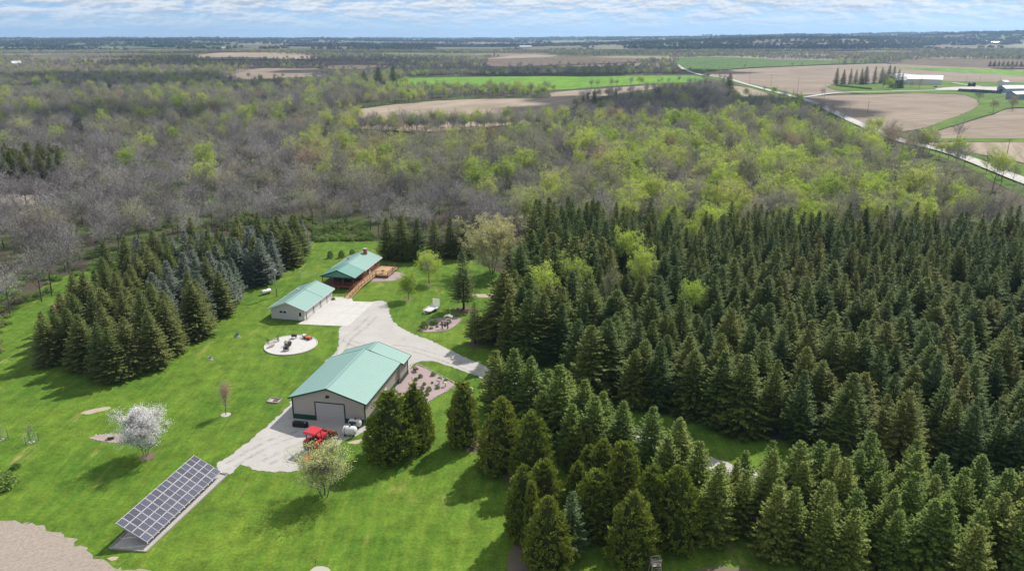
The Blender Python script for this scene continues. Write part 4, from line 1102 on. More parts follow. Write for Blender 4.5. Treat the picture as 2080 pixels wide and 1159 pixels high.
MB().box((-6.12, -0.2, 4.5), (0.22, 0.22, 0.16)).build('lamp_head', M_iron, li)
build_roof(ob, (-WB - 0.5, 0.5, -0.45, LB + 0.3, 3.98, 6.18), M_roof, M_green)
build_roof(ob, (-12.0, 1.05, LB + 0.36, LR + 0.45, 3.72, 5.98), M_roof, M_green)
w = link('window', None, ob); w.location = (0.05, 3.6, 2.1)
MB().box((0, 0, 0), (0.06, 1.1, 1.1)).build('window_frame', M_white, w); MB().box((0.035, 0, 0), (0.02, 0.86, 0.86)).build('pane', M_glass, w)
sd = MB().box((0.05, 9.5, 1.05), (0.06, 1.0, 2.1)).build('side_door', M_white, ob)
MB().box((0.1, 9.15, 1.0), (0.06, 0.05, 0.12)).build('handle', M_iron, sd)

# garage
og = thing('garage', 'low pale garage with green metal roof beside the concrete slab', 'garage', (-46.42, 159.27, 0), HEAD)
WG, LG, EG, RG = 8.0, 15.1, 2.62, 4.05
gable_box(-WG, 0, 0, LG, 0, EG, RG).build('wall', M_vinyl, og)
lb = MB(); z = 0.3
while z < EG + 1.2:
    if z < EG: lb.box((-WG / 2, -0.01, z), (WG, 0.024, 0.02)); 
    else:
        hw = WG / 2 * (1 - (z - EG) / (RG - EG)); lb.box((-WG / 2, -0.01, z), (2 * hw, 0.024, 0.02))
    z += 0.2
lb.build('lap_siding', M_white, og)
build_roof(og, (-WG - 0.55, 0.55, -0.5, 9.0, EG - 0.08, RG + 0.2), M_roof, M_white)
build_roof(og, (-WG - 0.55, 0.55, 9.06, LG + 0.5, EG - 0.02, RG + 0.26), M_roof, M_white)
wd = link('window', None, og); wd.location = (-5.1, -0.03, 1.75)
for dx in (-0.45, 0.45):
    MB().box((dx, 0, 0), (0.84, 0.06, 0.62)).build('window_frame', M_white, wd); MB().box((dx, -0.035, 0), (0.7, 0.02, 0.48)).build('pane', M_glass, wd)
dr = MB().box((-0.95, -0.04, 1.05), (1.0, 0.06, 2.1)).build('entry_door', M_white, og)
MB().box((-0.95, -0.08, 1.45), (0.56, 0.02, 0.9)).build('pane', M_glass, dr)
MB().box((-0.55, -0.1, 1.0), (0.06, 0.06, 0.1)).build('handle', M_iron, dr)
for yc, ww in ((2.6, 3.0), (6.4, 3.0), (10.2, 3.0), (13.2, 2.2)):
    garage_door(og, (0.02, yc, 0.02), ww, 2.2, 'y', 4, M_white)
    MB().box((0.03, yc - ww / 2 - 0.08, 1.1), (0.06, 0.12, 2.3)).build('door_trim', M_iron, og)
    MB().box((0.03, yc + ww / 2 + 0.08, 1.1), (0.06, 0.12, 2.3)).build('door_trim', M_vinyl, og)
MB().tube([(-6.0, 12.5, 3.2), (-6.0, 12.5, 4.0)], 0.08, 8).build('vent_pipe', M_galv, og)
MB().box((-7.2, 11.8, 3.15), (0.6, 0.6, 0.3)).build('roof_vent', M_galv, og)

# house
oh = thing('brick_house', 'low red brick house with green metal roof and shaded porch', 'house', (-39.85, 181.4, 0), HEAD)
WH, LH, FH = 8.0, 18.4, 0.85
gable_box(-WH + 0.0, 0, 6.2, LH, 0, 3.35, 4.75).build('wall', M_brick, oh)
MB().box((-WH / 2, 12.3, 0.35), (WH + 0.04, 12.3, 0.7)).build('foundation', M_stone, oh)
for zz in range(9):
    MB().box((0.012, 12.3, 1.0 + zz * 0.27), (0.02, 12.2, 0.02)).build('brick_course', M_brickl, oh)
build_roof(oh, (-WH - 0.72, 0.72, 6.25, LH + 0.6, 3.2, 4.98), M_roof, M_white)
build_roof(oh, (-WH - 0.72, 0.72, -0.4, 6.2, 3.17, 4.95), M_roofd, M_green)
gb2 = MB(); gb2.extrude_y([(-WH - 0.4, 3.1), (0.4, 3.1), (-WH / 2, 4.78)], -0.15, -0.03); gb2.build('gable_panel', M_roofd, oh)
MB().box((-WH / 2, -0.1, 3.0), (WH + 0.4, 0.16, 0.24)).build('porch_beam', M_green, oh)
pd = MB()
for i in range(30): pd.box((-WH / 2, -0.3 + 0.215 * i + 0.1, FH), (WH + 0.6, 0.2, 0.05))
pd.build('porch_floor', M_deckd, oh)
MB().box((-WH / 2, -0.38, FH - 0.18), (WH + 0.7, 0.06, 0.34)).box((0.34, 2.9, FH - 0.18), (0.06, 6.4, 0.34)).box((-WH - 0.34, 2.9, FH - 0.18), (0.06, 6.4, 0.34)).build('porch_skirt', M_deckd, oh)
for x in (-WH - 0.1, -WH * 0.66, -WH * 0.33, 0.1): MB().box((x, -0.15, (FH + 3.0) / 2), (0.16, 0.16, 3.0 - FH)).build('porch_post', M_deckd, oh)
for x in (-WH - 0.1, -4, 0.1): MB().box((x, -0.1, FH / 2), (0.2, 0.2, FH)).build('pier', M_stone, oh)
rl = MB()
for z in (0.12, 0.95): rl.bar((-WH - 0.2, -0.22, FH + z), (0.2, -0.22, FH + z), 0.06); rl.bar((-WH - 0.2, -0.22, FH + z), (-WH - 0.2, 6, FH + z), 0.06)
for i in range(42): rl.bar((-WH - 0.2 + i * 0.2, -0.22, FH + 0.12), (-WH - 0.2 + i * 0.2, -0.22, FH + 0.95), 0.025)
rl.build('porch_railing', M_deckd, oh)
ch = MB().box((-3.1, 16.6, 4.9), (0.85, 0.85, 2.3)).build('chimney', M_brickl, oh)
MB().box((-3.1, 16.6, 6.1), (1.0, 1.0, 0.12)).build('chimney_cap', M_stone, ch)
MB().tube([(-6.2, 12.0, 3.9), (-6.2, 12.0, 4.65)], 0.14, 8).build('vent_pipe', M_iron, oh)
MB().tube([(-6.6, 9.0, 3.8), (-6.6, 9.0, 4.2)], 0.08, 8).build('vent_pipe', M_roofd, oh)
for yc, ww, hh in ((8.2, 1.2, 1.0), (13.3, 1.5, 1.2), (15.2, 1.5, 1.2), (17.0, 1.0, 1.2)):
    w = link('window', None, oh); w.location = (0.03, yc, 2.35)
    MB().box((0, 0, 0), (0.06, ww, hh)).build('window_frame', M_white, w); MB().box((0.035, 0, 0), (0.02, ww - 0.2, hh - 0.2)).build('pane', M_glass, w)
dr = MB().box((0.04, 11.2, FH + 1.05), (0.06, 1.0, 2.1)).build('entry_door', M_white, oh)
MB().box((0.09, 11.2, FH + 1.4), (0.02, 0.5, 0.8)).build('pane', M_glass, dr)
# walkway and sun deck along the sunny side
ow = thing('wooden_ramp', 'long wooden ramp with railing from the slab up to the house', 'ramp', (-39.85, 181.4, 0), HEAD)
rp = MB(); ry0, ry1 = -6.9, 10.6
n = 60
for i in range(n):
    t = (i + 0.5) / n; z = 0.1 + (FH - 0.1) * min(1, t * 2.0)
    rp.box((1.15, ry0 + (ry1 - ry0) * t, z), (1.35, (ry1 - ry0) / n - 0.03, 0.05))
rp.build('decking', M_deck, ow)
MB().bar((0.45, ry0, 0.0), (0.45, ry0 + 8.7, FH - 0.18), 0.06, 0.3).bar((0.45, ry0 + 8.7, FH - 0.18), (0.45, ry1, FH - 0.18), 0.06, 0.3).bar((1.85, ry0, 0.0), (1.85, ry0 + 8.7, FH - 0.18), 0.06, 0.3).bar((1.85, ry0 + 8.7, FH - 0.18), (1.85, ry1, FH - 0.18), 0.06, 0.3).build('stringer', M_deck, ow)
for xr_ in (0.47, 1.83):
    for i in range(10):
        t = i / 9; z = 0.1 + (FH - 0.1) * min(1, t * 2.0); yy = ry0 + 0.1 + (ry1 - ry0 - 0.2) * t
        if xr_ < 1 and t > 0.45: continue
        MB().box((xr_, yy, z + 0.5), (0.09, 0.09, 1.05)).build('post', M_deckd, ow)
    for z in (0.35, 0.98):
        r_ = MB().bar((xr_, ry0, 0.1 + z), (xr_, ry0 + 8.7, FH + z), 0.05, 0.09)
        if xr_ > 1: r_.bar((xr_, ry0 + 8.7, FH + z), (xr_, ry1, FH + z), 0.05, 0.09)
        r_.build('rail', M_deckd, ow)
od = thing('sun_deck', 'square cedar deck with dark railing at the house corner', 'deck', (-39.85, 181.4, 0), HEAD)
dk0, dk1, dw0, dw1 = 10.7, 18.6, 0.45, 5.2
for i in range(24):
    MB().box(((dw0 + dw1) / 2, dk0 + 0.16 + i * (dk1 - dk0) / 24, FH), (dw1 - dw0, (dk1 - dk0) / 24 - 0.03, 0.05)).build('plank', M_deck, od)
MB().box((dw1, (dk0 + dk1) / 2, FH - 0.2), (0.06, dk1 - dk0, 0.34)).box(((dw0 + dw1) / 2, dk0, FH - 0.2), (dw1 - dw0, 0.06, 0.34)).box(((dw0 + dw1) / 2, dk1, FH - 0.2), (dw1 - dw0, 0.06, 0.34)).build('skirt', M_deck, od)
for x, y in ((dw1, dk0), (dw1, dk1), (dw1, (dk0 + dk1) / 2), (2.0, dk0), (dw0 + 1.6, dk1)):
    MB().box((x, y, (FH + 1.0) / 2), (0.11, 0.11, FH + 1.05)).build('post', M_iron, od)
rl = MB()
for z in (0.15, 1.0): rl.bar((dw1, dk0, FH + z), (dw1, dk1, FH + z), 0.05); rl.bar((2.0, dk0, FH + z), (dw1, dk0, FH + z), 0.05); rl.bar((dw0, dk1, FH + z), (dw1, dk1, FH + z), 0.05)
for i in range(40): rl.bar((dw1, dk0 + i * 0.2, FH + 0.15), (dw1, dk0 + i * 0.2, FH + 1.0), 0.02)
for i in range(24): rl.bar((dw0 + i * 0.2, dk1, FH + 0.15), (dw0 + i * 0.2, dk1, FH + 1.0), 0.02)
for i in range(16): rl.bar((2.0 + i * 0.2, dk0, FH + 0.15), (2.0 + i * 0.2, dk0, FH + 1.0), 0.02)
rl.build('railing', M_iron, od)
oc = thing('patio_table', 'small round dark table on the cedar deck', 'table', oh.location + E_R * 3.3 + E_B * 12.2 + Vector((0, 0, FH + 0.025)), HEAD)
MB().tube([(0, 0, 0.68), (0, 0, 0.72)], 0.5, 14).build('table_top', M_iron, oc); MB().tube([(0, 0, 0), (0, 0, 0.68)], 0.05, 8).build('pedestal', M_iron, oc)
for a in range(3): MB().bar((0, 0, 0.03), (0.4 * math.cos(a * 2.1), 0.4 * math.sin(a * 2.1), 0.03), 0.05).build('foot', M_iron, oc)
for i, (x, y) in enumerate(((-6.5, 2.5), (-4.5, 3.2), (-2.2, 2.4))):
    oc = thing('porch_chair', ORD[i] + ' dark chair from the left under the porch roof', 'chair', oh.location + E_R * x + E_B * y + Vector((0, 0, FH + 0.026)), HEAD + 0.5 * i, 'chairs on the porch')
    MB().box((0, 0, 0.42), (0.55, 0.5, 0.06)).build('seat', M_iron, oc); MB().box((0, 0.26, 0.75), (0.55, 0.05, 0.6)).build('backrest', M_iron, oc)
    for sx in (-.24, .24):
        for sy in (-.22, .22): MB().box((sx, sy, 0.2), (0.05, 0.05, 0.4)).build('leg', M_iron, oc)
sheet('deck_gravel_bed', [(752, 570), (778, 571), (806, 569), (818, 561), (816, 555), (800, 552), (770, 556)], 0.06, M_pink, 0.5, 0.08)
def stones(parent_name, pxs, r, seed, closed=True, step=0.5, label=None):
    pts = smooth_poly([(P(*p).x, P(*p).y) for p in pxs], step, 0.04, seed)
    if not closed: pts = pts[:-int(len(pts) / len(pxs))]
    b = MB(); rn = random.Random(seed)
    for i, p in enumerate(pts): b.rock((p[0], p[1], 0.06), r * rn.uniform(0.7, 1.25), seed * 100 + i)
    o = b.build(parent_name, M_stone); o['kind'] = 'stuff'; tag(o, label, 'stones'); return o
stones('edging_stones', [(752, 572), (778, 573), (807, 571), (820, 561.5), (817, 554), (800, 550)], 0.17, 3, False, 0.42, 'pale stones edging the gravel below the deck')

# ------------------------------------------------------------------ solar array
os_ = thing('solar_array', 'long tilted solar panel array on posts over gravel', 'solar array', (0, 0, 0), 0)
LOa, HIa = P(299, 1100, 0.85), P(234, 1063, 3.05)
LOb, HIb = P(449, 957, 0.85), P(403, 921, 3.05)
origin = LOa; U = (LOb - LOa); V = (HIa - LOa); un, vn = U.normalized(), V.normalized()
vn = (vn - un * vn.dot(un)).normalized(); nn = un.cross(vn).normalized()
if nn.z < 0: nn = -nn
Lu, Lv = U.length, V.length
os_.location = (LOa.x, LOa.y, 0)
rot = Matrix((un, vn, un.cross(vn))).transposed()
q = rot.to_euler()
NX, NY = 15, 4
pw, ph = Lu / NX, Lv / NY
pm = MB().box((0, 0, 0), (pw - 0.05, ph - 0.05, 0.03)).mesh('solar_panel', M_solar)
fm = MB()
for sx, sy, lx, ly in ((-1, 0, 0.028, ph - 0.02), (1, 0, 0.028, ph - 0.02), (0, -1, pw - 0.02, 0.028), (0, 1, pw - 0.02, 0.028)):
    fm.box((sx * (pw / 2 - 0.024), sy * (ph / 2 - 0.024), 0.012), (lx, ly, 0.05))
fm = fm.mesh('panel_frame', M_white)
for i in range(NX):
    for j in range(NY):
        c = LOa + un * ((i + 0.5) * pw + (0.03 if i % 2 else -0.03)) + vn * (j + 0.5) * ph - os_.location
        o = link('solar_panel', pm, os_); o.location = c; o.rotation_euler = q
        f = link('panel_frame', fm, o)
for j in range(5):
    a = LOa + vn * (j * ph) - nn * 0.08 - os_.location
    MB().bar(a, a + U, 0.07, 0.07).build('rail', M_galv, os_)
for i in range(0, NX + 1):
    a = LOa + un * (i * pw) - vn * 0.15 - nn * 0.13 - os_.location
    MB().bar(a, a + vn * (Lv + 0.25), 0.05, 0.06).build('rafter', M_galv, os_)
for i in range(5):
    t = 0.06 + 0.22 * i
    m = LOa + un * Lu * t + vn * Lv * 0.5 - nn * 0.2 - os_.location
    MB().tube([(m.x, m.y, -0.2), (m.x, m.y, m.z)], 0.09, 10).build('post', M_galv, os_)
    MB().bar(m + Vector((0, 0, -1.0)), m + vn * 1.5, 0.07).build('brace', M_galv, os_)
sheet('solar_gravel_bed', [(222, 1114), (297, 1121), (462, 965), (398, 948)], 0.06, M_gravel, 50, 0, False)
ot = thing('timber_edging', 'grey timber border around the solar array gravel', 'border', (0, 0, 0))
C4 = [P(222, 1114), P(297, 1121), P(462, 965), P(398, 948)]
for i in range(4):
    a, b2 = C4[i] + Vector((0, 0, 0.1)), C4[(i + 1) % 4] + Vector((0, 0, 0.1)); MB().bar(a, b2, 0.14, 0.2).build('timber', M_wood, ot)

# ------------------------------------------------------------------ lawn furniture and machinery
def tank(name, label, loc, rz, L, r, leg=0.25, group=None):
    t = thing(name, label, 'tank', loc, rz, group)
    b = MB(); prof = [(-L / 2, r * 0.15), (-L / 2 + 0.02, r * 0.55), (-L / 2 + r * 0.25, r * 0.9), (-L / 2 + r * 0.45, r), (L / 2 - r * 0.45, r), (L / 2 - r * 0.25, r * 0.9), (L / 2 - 0.02, r * 0.55), (L / 2, r * 0.15)]
    b.tube([(x, 0, leg + r) for x, q in prof], [q for x, q in prof], 20); b.build('shell', M_tank, t, True)
    MB().tube([(0.1, 0, leg + 2 * r - 0.03), (0.1, 0, leg + 2 * r + 0.14)], 0.14, 10).build('cap', M_iron, t)
    for x in (-L * 0.3, L * 0.3): 
        MB().box((x, 0, (leg + 0.15) / 2), (0.14, r * 1.3, leg + 0.15)).build('saddle', M_iron, t)
    return t
pt = tank('propane_tank', 'white propane tank on the lawn beside the utility pole', P(541, 597), HEAD + R(62), 2.6, 0.52, 0.2)
tk = tank('fuel_tank', 'white fuel tank nearer the red tractor, with black strap', P(711, 884), HEAD + R(2), 2.3, 0.72, 0.22, 'fuel tanks by the barn')
for x in (-0.65,): MB().tube([(x, 0, 0.94), (x + 0.06, 0, 0.94)], 0.735, 20).build('strap', M_iron, tk)
tk = tank('fuel_tank', 'white fuel tank against the barn wall behind the other', P(722, 868), HEAD + R(2), 2.1, 0.62, 0.3, 'fuel tanks by the barn')
fp = thing('fuel_pump', 'dark pump and hose between the two white tanks', 'pump', P(716, 876), HEAD)
MB().box((0, 0, 0.75), (0.35, 0.3, 1.5)).build('post', M_iron, fp); MB().box((0.1, 0, 1.62), (1.2, 0.25, 0.28)).build('pump_body', M_iron, fp)
MB().tube([(0.3, 0, 1.6), (0.7, -0.1, 1.1), (0.6, 0, 0.5), (0.3, 0.1, 0.9)], 0.04, 6).build('hose', M_rubber, fp)
bb = thing('feed_trough', 'long black pointed box on the gravel before the barn', 'trough', P(611, 866), HEAD + R(0))
prof = [(-1.25, -0.38), (0.95, -0.38), (1.35, 0), (0.95, 0.38), (-1.25, 0.38)]
MB().prism(prof, 0.05, 0.78).build('body', M_black, bb)
for i in range(6): MB().box((-1.05 + i * 0.36, -0.39, 0.42), (0.07, 0.04, 0.66)).build('rib', M_black, bb)
MB().prism([(p[0] * 1.03, p[1] * 1.06) for p in prof], 0.78, 0.84).build('rim', M_black, bb)
MB().box((0.8, -0.1, 0.88), (0.16, 0.16, 0.08)).build('cap', M_white, bb)

# red tractor facing the barn
tr_ = thing('red_tractor', 'red compact tractor with canopy and front loader on gravel', 'tractor', P(643, 910), HEAD + R(-12)); tr_.scale = (1.35, 1.35, 1.4)
def wheel(parent, c, r, w, rim):
    wl = link('wheel', None, parent); wl.location = c
    b = MB(); n = 18
    b.tube([(-w / 2, 0, 0), (-w * 0.42, 0, 0), (w * 0.42, 0, 0), (w / 2, 0, 0)], [r * 0.86, r, r, r * 0.86], n)
    for i in range(n):
        a = 6.283 * i / n; b.box((0, r * math.cos(a), r * math.sin(a)), (w * 0.9, 0.05, 0.05), mat=Matrix.Rotation(a, 3, 'X'))
    b.build('tyre', M_rubber, wl); MB().tube([(-w / 2 - 0.01, 0, 0), (w / 2 + 0.01, 0, 0)], r * 0.55, 14).build('rim', rim, wl)
for sx in (-0.72, 0.72):
    wheel(tr_, (sx, -0.55, 0.62), 0.62, 0.36, M_orange); wheel(tr_, (sx * 0.86, 1.25, 0.4), 0.40, 0.26, M_orange)
    MB().extrude_x([(-1.2, 0.9), (-1.05, 1.25), (-0.5, 1.36), (0.1, 1.2), (0.15, 1.14), (-0.5, 1.29), (-1.0, 1.18)], sx - 0.2, sx + 0.2).build('fender', M_red, tr_)
MB().extrude_x([(0.3, 0.75), (1.75, 0.7), (1.8, 1.1), (1.6, 1.28), (0.3, 1.36)], -0.32, 0.32).build('hood', M_red, tr_)
MB().box((0, 0.2, 0.6), (0.5, 2.4, 0.34)).build('chassis', M_iron, tr_)
MB().box((0, 1.79, 0.98), (0.5, 0.04, 0.34)).build('grille', M_iron, tr_)
st_ = MB().box((0, -0.45, 1.12), (0.5, 0.45, 0.12)).build('seat', M_black, tr_); MB().box((0, -0.68, 1.38), (0.5, 0.1, 0.5)).build('backrest', M_black, st_)
MB().tube([(0, 0.22, 1.2), (0, 0.05, 1.5)], 0.025, 6).tube([(0, 0.05, 1.49), (0, 0.04, 1.52)], 0.2, 14).build('steering_wheel', M_black, tr_)
for sx in (-0.6, 0.6):
    for sy in (-0.85, 0.25): MB().box((sx, sy, 1.65), (0.07, 0.07, 1.3)).build('canopy_post', M_iron, tr_)
MB().extrude_x([(-1.15, 2.30), (-1.0, 2.40), (0.45, 2.42), (0.6, 2.32), (0.6, 2.26), (-1.15, 2.24)], -0.78, 0.78).build('canopy', M_red, tr_)
for sx in (-0.55, 0.55):
    MB().bar((sx, 0.35, 1.25), (sx, 1.7, 1.45), 0.1, 0.14).bar((sx, 1.7, 1.45), (sx, 2.45, 0.75), 0.1, 0.14).build('loader_arm', M_red, tr_)
    MB().bar((sx, 0.35, 0.7), (sx, 0.35, 1.35), 0.14, 0.14).build('loader_post', M_red, tr_)
bk = MB().extrude_x([(2.45, 0.35), (3.05, 0.3), (3.05, 0.36), (2.55, 0.42), (2.5, 0.95), (2.7, 1.0), (2.7, 1.06), (2.42, 1.0)], -0.85, 0.85)
for sx in (-0.85, 0.85): bk.extrude_x([(2.45, 0.35), (3.05, 0.3), (2.7, 1.03), (2.45, 1.0)], sx - 0.03, sx + 0.03)
bk.build('bucket', M_rust, tr_)
mw = thing('rotary_mower', 'red three-point rotary mower behind the tractor', 'mower', P(634, 937), HEAD + R(-12)); mw.scale = (1.2, 1.2, 1.2)
pol = [(-1.0, -0.75), (-0.5, -1.0), (0.5, -1.0), (1.0, -0.75), (1.0, 0.8), (-1.0, 0.8)]
MB().prism(pol, 0.22, 0.46).build('deck', M_orange, mw); MB().box((0, 0.1, 0.6), (0.5, 0.5, 0.28)).build('gearbox', M_red, mw)
MB().bar((-0.6, 0.8, 0.45), (0, 1.1, 1.05), 0.08).bar((0.6, 0.8, 0.45), (0, 1.1, 1.05), 0.08).bar((0, 1.1, 1.05), (0, -0.9, 0.5), 0.07).build('hitch_frame', M_red, mw)
for sx in (-0.9, 0.9): MB().box((sx, 0, 0.5), (0.1, 1.4, 0.08)).build('rim', M_red, mw)
wheel(mw, (0, -1.2, 0.22), 0.22, 0.14, M_orange)

# trailer
tl = thing('utility_trailer', 'white flat utility trailer with its ramp raised on the lawn', 'trailer', P(877, 631), HEAD + R(-14))
MB().box((0, 0, 0.62), (2.0, 4.2, 0.12)).build('bed', M_white, tl)
MB().bar((-1.0, -2.1, 0.92), (-1.0, 2.1, 0.92), 0.07).bar((1.0, -2.1, 0.92), (1.0, 2.1, 0.92), 0.07).bar((-1, -2.1, 0.92), (1, -2.1, 0.92), 0.07).build('side_rail', M_white, tl)
for sx in (-1.0, 1.0):
    for sy in (-2.05, 0, 2.05): MB().box((sx, sy, 0.78), (0.06, 0.06, 0.3)).build('stake', M_white, tl)
    wheel(tl, (sx * 1.16, 0.3, 0.36), 0.36, 0.22, M_white)
    MB().box((sx * 1.17, 0.3, 0.76), (0.3, 1.0, 0.05)).build('fender', M_white, tl)
MB().bar((-0.8, -2.1, 0.55), (0, -3.3, 0.5), 0.1).bar((0.8, -2.1, 0.55), (0, -3.3, 0.5), 0.1).build('tongue', M_galv, tl)
MB().bar((0, -3.2, 0), (0, -3.2, 0.7), 0.07).build('jack', M_galv, tl)
rp = MB()
for i in range(6): rp.bar((-0.95, 2.15, 0.75 + i * 0.28), (0.95, 2.15, 0.75 + i * 0.28), 0.2, 0.04)
for sx in (-0.95, 0.95): rp.bar((sx, 2.15, 0.65), (sx, 2.15, 2.3), 0.06)
rp.bar((-0.95, 2.15, 2.3), (0.95, 2.15, 2.3), 0.06); rp.build('ramp', M_white, tl)

# utility poles
def pole(base, top, label, arm=True, trans=False, mat=None, group=None, name='utility_pole'):
    h = HGT(base, top); t = thing(name, label, 'utility pole', P(*base), HEAD, group)
    MB().tube([(0, 0, -0.5), (0, 0, h)], [0.17, 0.11], 8).build('pole', mat or M_poleW, t)
    if arm:
        ca = MB().box((0, 0, h - 0.5), (2.2, 0.12, 0.14)).build('crossarm', M_poleW, t)
        for x in (-1, 0.02, 1): MB().tube([(x, 0, h - 0.43), (x, 0, h - 0.2)], 0.05, 6).build('insulator', M_stone, ca)
    if trans:
        MB().tube([(0.3, 0, h * 0.70), (0.3, 0, h * 0.70 + 0.95)], 0.26, 12).build('transformer', M_galv, t)
        MB().tube([(0.12, 0, 0), (0.12, 0, h * 0.25)], 0.07, 6).build('conduit', M_iron, t)
    return t
pole((562, 602), 535, 'grey utility pole with transformer beside the garage', True, True, M_galv)
for i, (b2, t, lab) in enumerate((((2033, 376), 282, 'nearest tall utility pole beside the county road'), ((1762, 230), 206, 'utility pole standing in the tilled field edge'), ((1674, 200), 172, 'utility pole right of the lane junction'), ((1619, 193), 158, 'tall utility pole at the lane junction'), ((1565, 184), 152, 'utility pole up the road from the junction'), ((1522, 172), 142, 'second utility pole up the road from the junction'), ((1487, 162), 138, 'third utility pole up the road from the junction'), ((1460, 156), 135, 'farthest utility pole up the road'), ((1611, 194), 181, 'short sign post pole at the lane junction'), ((1962, 168), 154, 'utility pole at the far farm behind the truck'), ((1990, 167), 156, 'second utility pole at the far farm'), ((2030, 168), 158, 'third utility pole at the far farm by the grey barns'))):
    pole(b2, t, lab, i not in (8,), False, None, 'utility poles along the county road')

# clothesline
cl = thing('clothesline', 'metal clothesline with two T posts behind the garage', 'clothesline', P(627, 569), HEAD)
for x in (-2.4, 2.4):
    MB().tube([(x, 0, -0.1), (x, 0, 2.2)], 0.06, 8).build('post', M_galv, cl); MB().bar((x, -0.8, 2.2), (x, 0.8, 2.2), 0.06).build('crossbar', M_galv, cl)
for y in (-0.7, -0.2, 0.2, 0.7): MB().tube([(-2.4, y, 2.22), (0, y, 2.1), (2.4, y, 2.22)], 0.014, 4).build('line', M_white, cl)
for i, (u, v) in enumerate(((671, 524), (694, 523), (716, 520))):
    bush(P(u, v), 2.3, 1.0, ORD[i] + ' shrub from the left on the lawn behind the house', 'shrub', 'shrubs behind the house', i)
bush(P(677.5, 609), 0.7, 0.5, 'small dark shrub at the far corner of the garage', i=1)
bush(P(4, 990), 2.4, 2.2, 'dark shrub cut by the left edge of the lawn', i=2)
bush(P(32, 950), 0.8, 0.8, 'tiny shrub on the lawn above the dark one', i=0)

# round display pad with old machinery
pc = P(591, 701)
pad = MB(); n = 64; RX = 5.15
ring = [(RX * math.cos(6.283 * i / n), RX * 1.02 * math.sin(6.283 * i / n)) for i in range(n)]
pad.prism(ring, -0.1, 0.16); po = pad.build('round_gravel_pad', M_conc); po.location = pc; struct(po)
rg = MB(); rg.tube([(RX * 1.02 * math.cos(6.283 * i / n), RX * 1.04 * math.sin(6.283 * i / n), 0.12) for i in range(n + 1)], 0.14, 6); ro = rg.build('pad_kerb', M_stone); ro.location = pc; struct(ro)
def spoked(parent, c, r, ax='x', mat=None):
    b = MB(); n = 20
    f = (lambda a, q: (c[0], c[1] + q * math.cos(a), c[2] + q * math.sin(a))) if ax == 'x' else (lambda a, q: (c[0] + q * math.cos(a), c[1], c[2] + q * math.sin(a)))
    b.tube([f(6.283 * i / n, r) for i in range(n + 1)], 0.045, 5, cap=False)
    for i in range(8): b.bar(c, f(6.283 * i / 8, r), 0.03)
    b.build('wheel', mat or M_iron, parent)
pw_ = thing('old_plough', 'old iron plough with levers at the pad centre', 'plough', P(585, 703) + Vector((0, 0, 0.16)), HEAD + 0.2)
spoked(pw_, (-0.55, 0, 0.5), 0.5); spoked(pw_, (0.55, 0, 0.5), 0.5); spoked(pw_, (0.2, -1.3, 0.35), 0.35)
MB().bar((-0.5, 0, 0.5), (0.5, 0, 0.5), 0.08).bar((0, 1.6, 0.5), (0, -1.5, 0.6), 0.12).bar((0.3, 1.0, 0.4), (-0.2, -1.2, 0.7), 0.1).build('frame', M_iron, pw_)
MB().bar((0.2, 0, 0.5), (0.3, -0.6, 1.5), 0.05).bar((-0.2, 0.2, 0.5), (-0.3, -0.4, 1.4), 0.05).build('lever', M_iron, pw_)
MB().box((0, -0.2, 0.95), (0.4, 0.35, 0.06)).build('seat', M_rust, pw_)
for y in (-0.6, 0.1, 0.8): MB().face([(0.1, y, 0.02), (0.5, y + 0.3, 0.05), (0.4, y + 0.45, 0.5), (0.05, y + 0.1, 0.5)]); 
for y in (-0.6, 0.1, 0.8): MB().prism([(0.05, y), (0.5, y + 0.25), (0.45, y + 0.4), (0.0, y + 0.12)], 0.03, 0.45).build('share', M_rust, pw_)
pl2 = thing('old_planter', 'dark iron barrel planter on wheels at the lower pad edge', 'planter', P(582, 713) + Vector((0, 0, 0.16)), HEAD + 0.4)
spoked(pl2, (-0.5, 0, 0.42), 0.42); spoked(pl2, (0.5, 0, 0.42), 0.42); MB().tube([(-0.35, 0, 0.55), (0.35, 0, 0.55)], 0.38, 12).build('drum', M_iron, pl2); MB().bar((0, 0, 0.5), (0, 1.6, 0.3), 0.08).build('drawbar', M_iron, pl2)
hr = thing('old_hay_rake', 'curved tined hay rake at the left side of the pad', 'rake', P(555, 696) + Vector((0, 0, 0.16)), HEAD + 0.9)
spoked(hr, (-1.1, 0, 0.55), 0.55); spoked(hr, (1.1, 0, 0.55), 0.55); MB().bar((-1.1, 0, 0.55), (1.1, 0, 0.55), 0.07).build('axle', M_iron, hr)
for i in range(12): MB().tube([(-1 + i * 0.18, 0, 0.6), (-1 + i * 0.18, -0.45, 0.75), (-1 + i * 0.18, -0.75, 0.4), (-1 + i * 0.18, -0.55, 0.03)], 0.02, 4).build('tine', M_rust, hr)
lg = thing('log_heap', 'small heap of pale driftwood by the hay rake', 'driftwood', P(550, 706) + Vector((0, 0, 0.16)), 0.4)
for i in range(5): MB().tube([(-0.9 + i * 0.2, -0.6 + i * 0.3, 0.1), (0.5 + i * 0.1, -0.2 + i * 0.25, 0.2)], [0.1, 0.06], 7).build('log', M_wood, lg)
ct = thing('red_cart', 'small rusty red cart with white box at the upper pad edge', 'cart', P(623, 689) + Vector((0, 0, 0.16)), HEAD - 0.4)
MB().box((0.4, 0, 0.4), (1.7, 0.7, 0.22)).build('box', M_orange, ct); MB().box((-0.8, 0.1, 0.45), (0.7, 0.6, 0.6)).build('crate', M_white, ct)
for x in (-0.2, 1.0): spoked(ct, (x, -0.4, 0.28), 0.28, 'y'); spoked(ct, (x, 0.4, 0.28), 0.28, 'y')
MB().bar((-0.4, 0, 0.4), (-1.7, -0.3, 0.2), 0.07).build('drawbar', M_iron, ct)
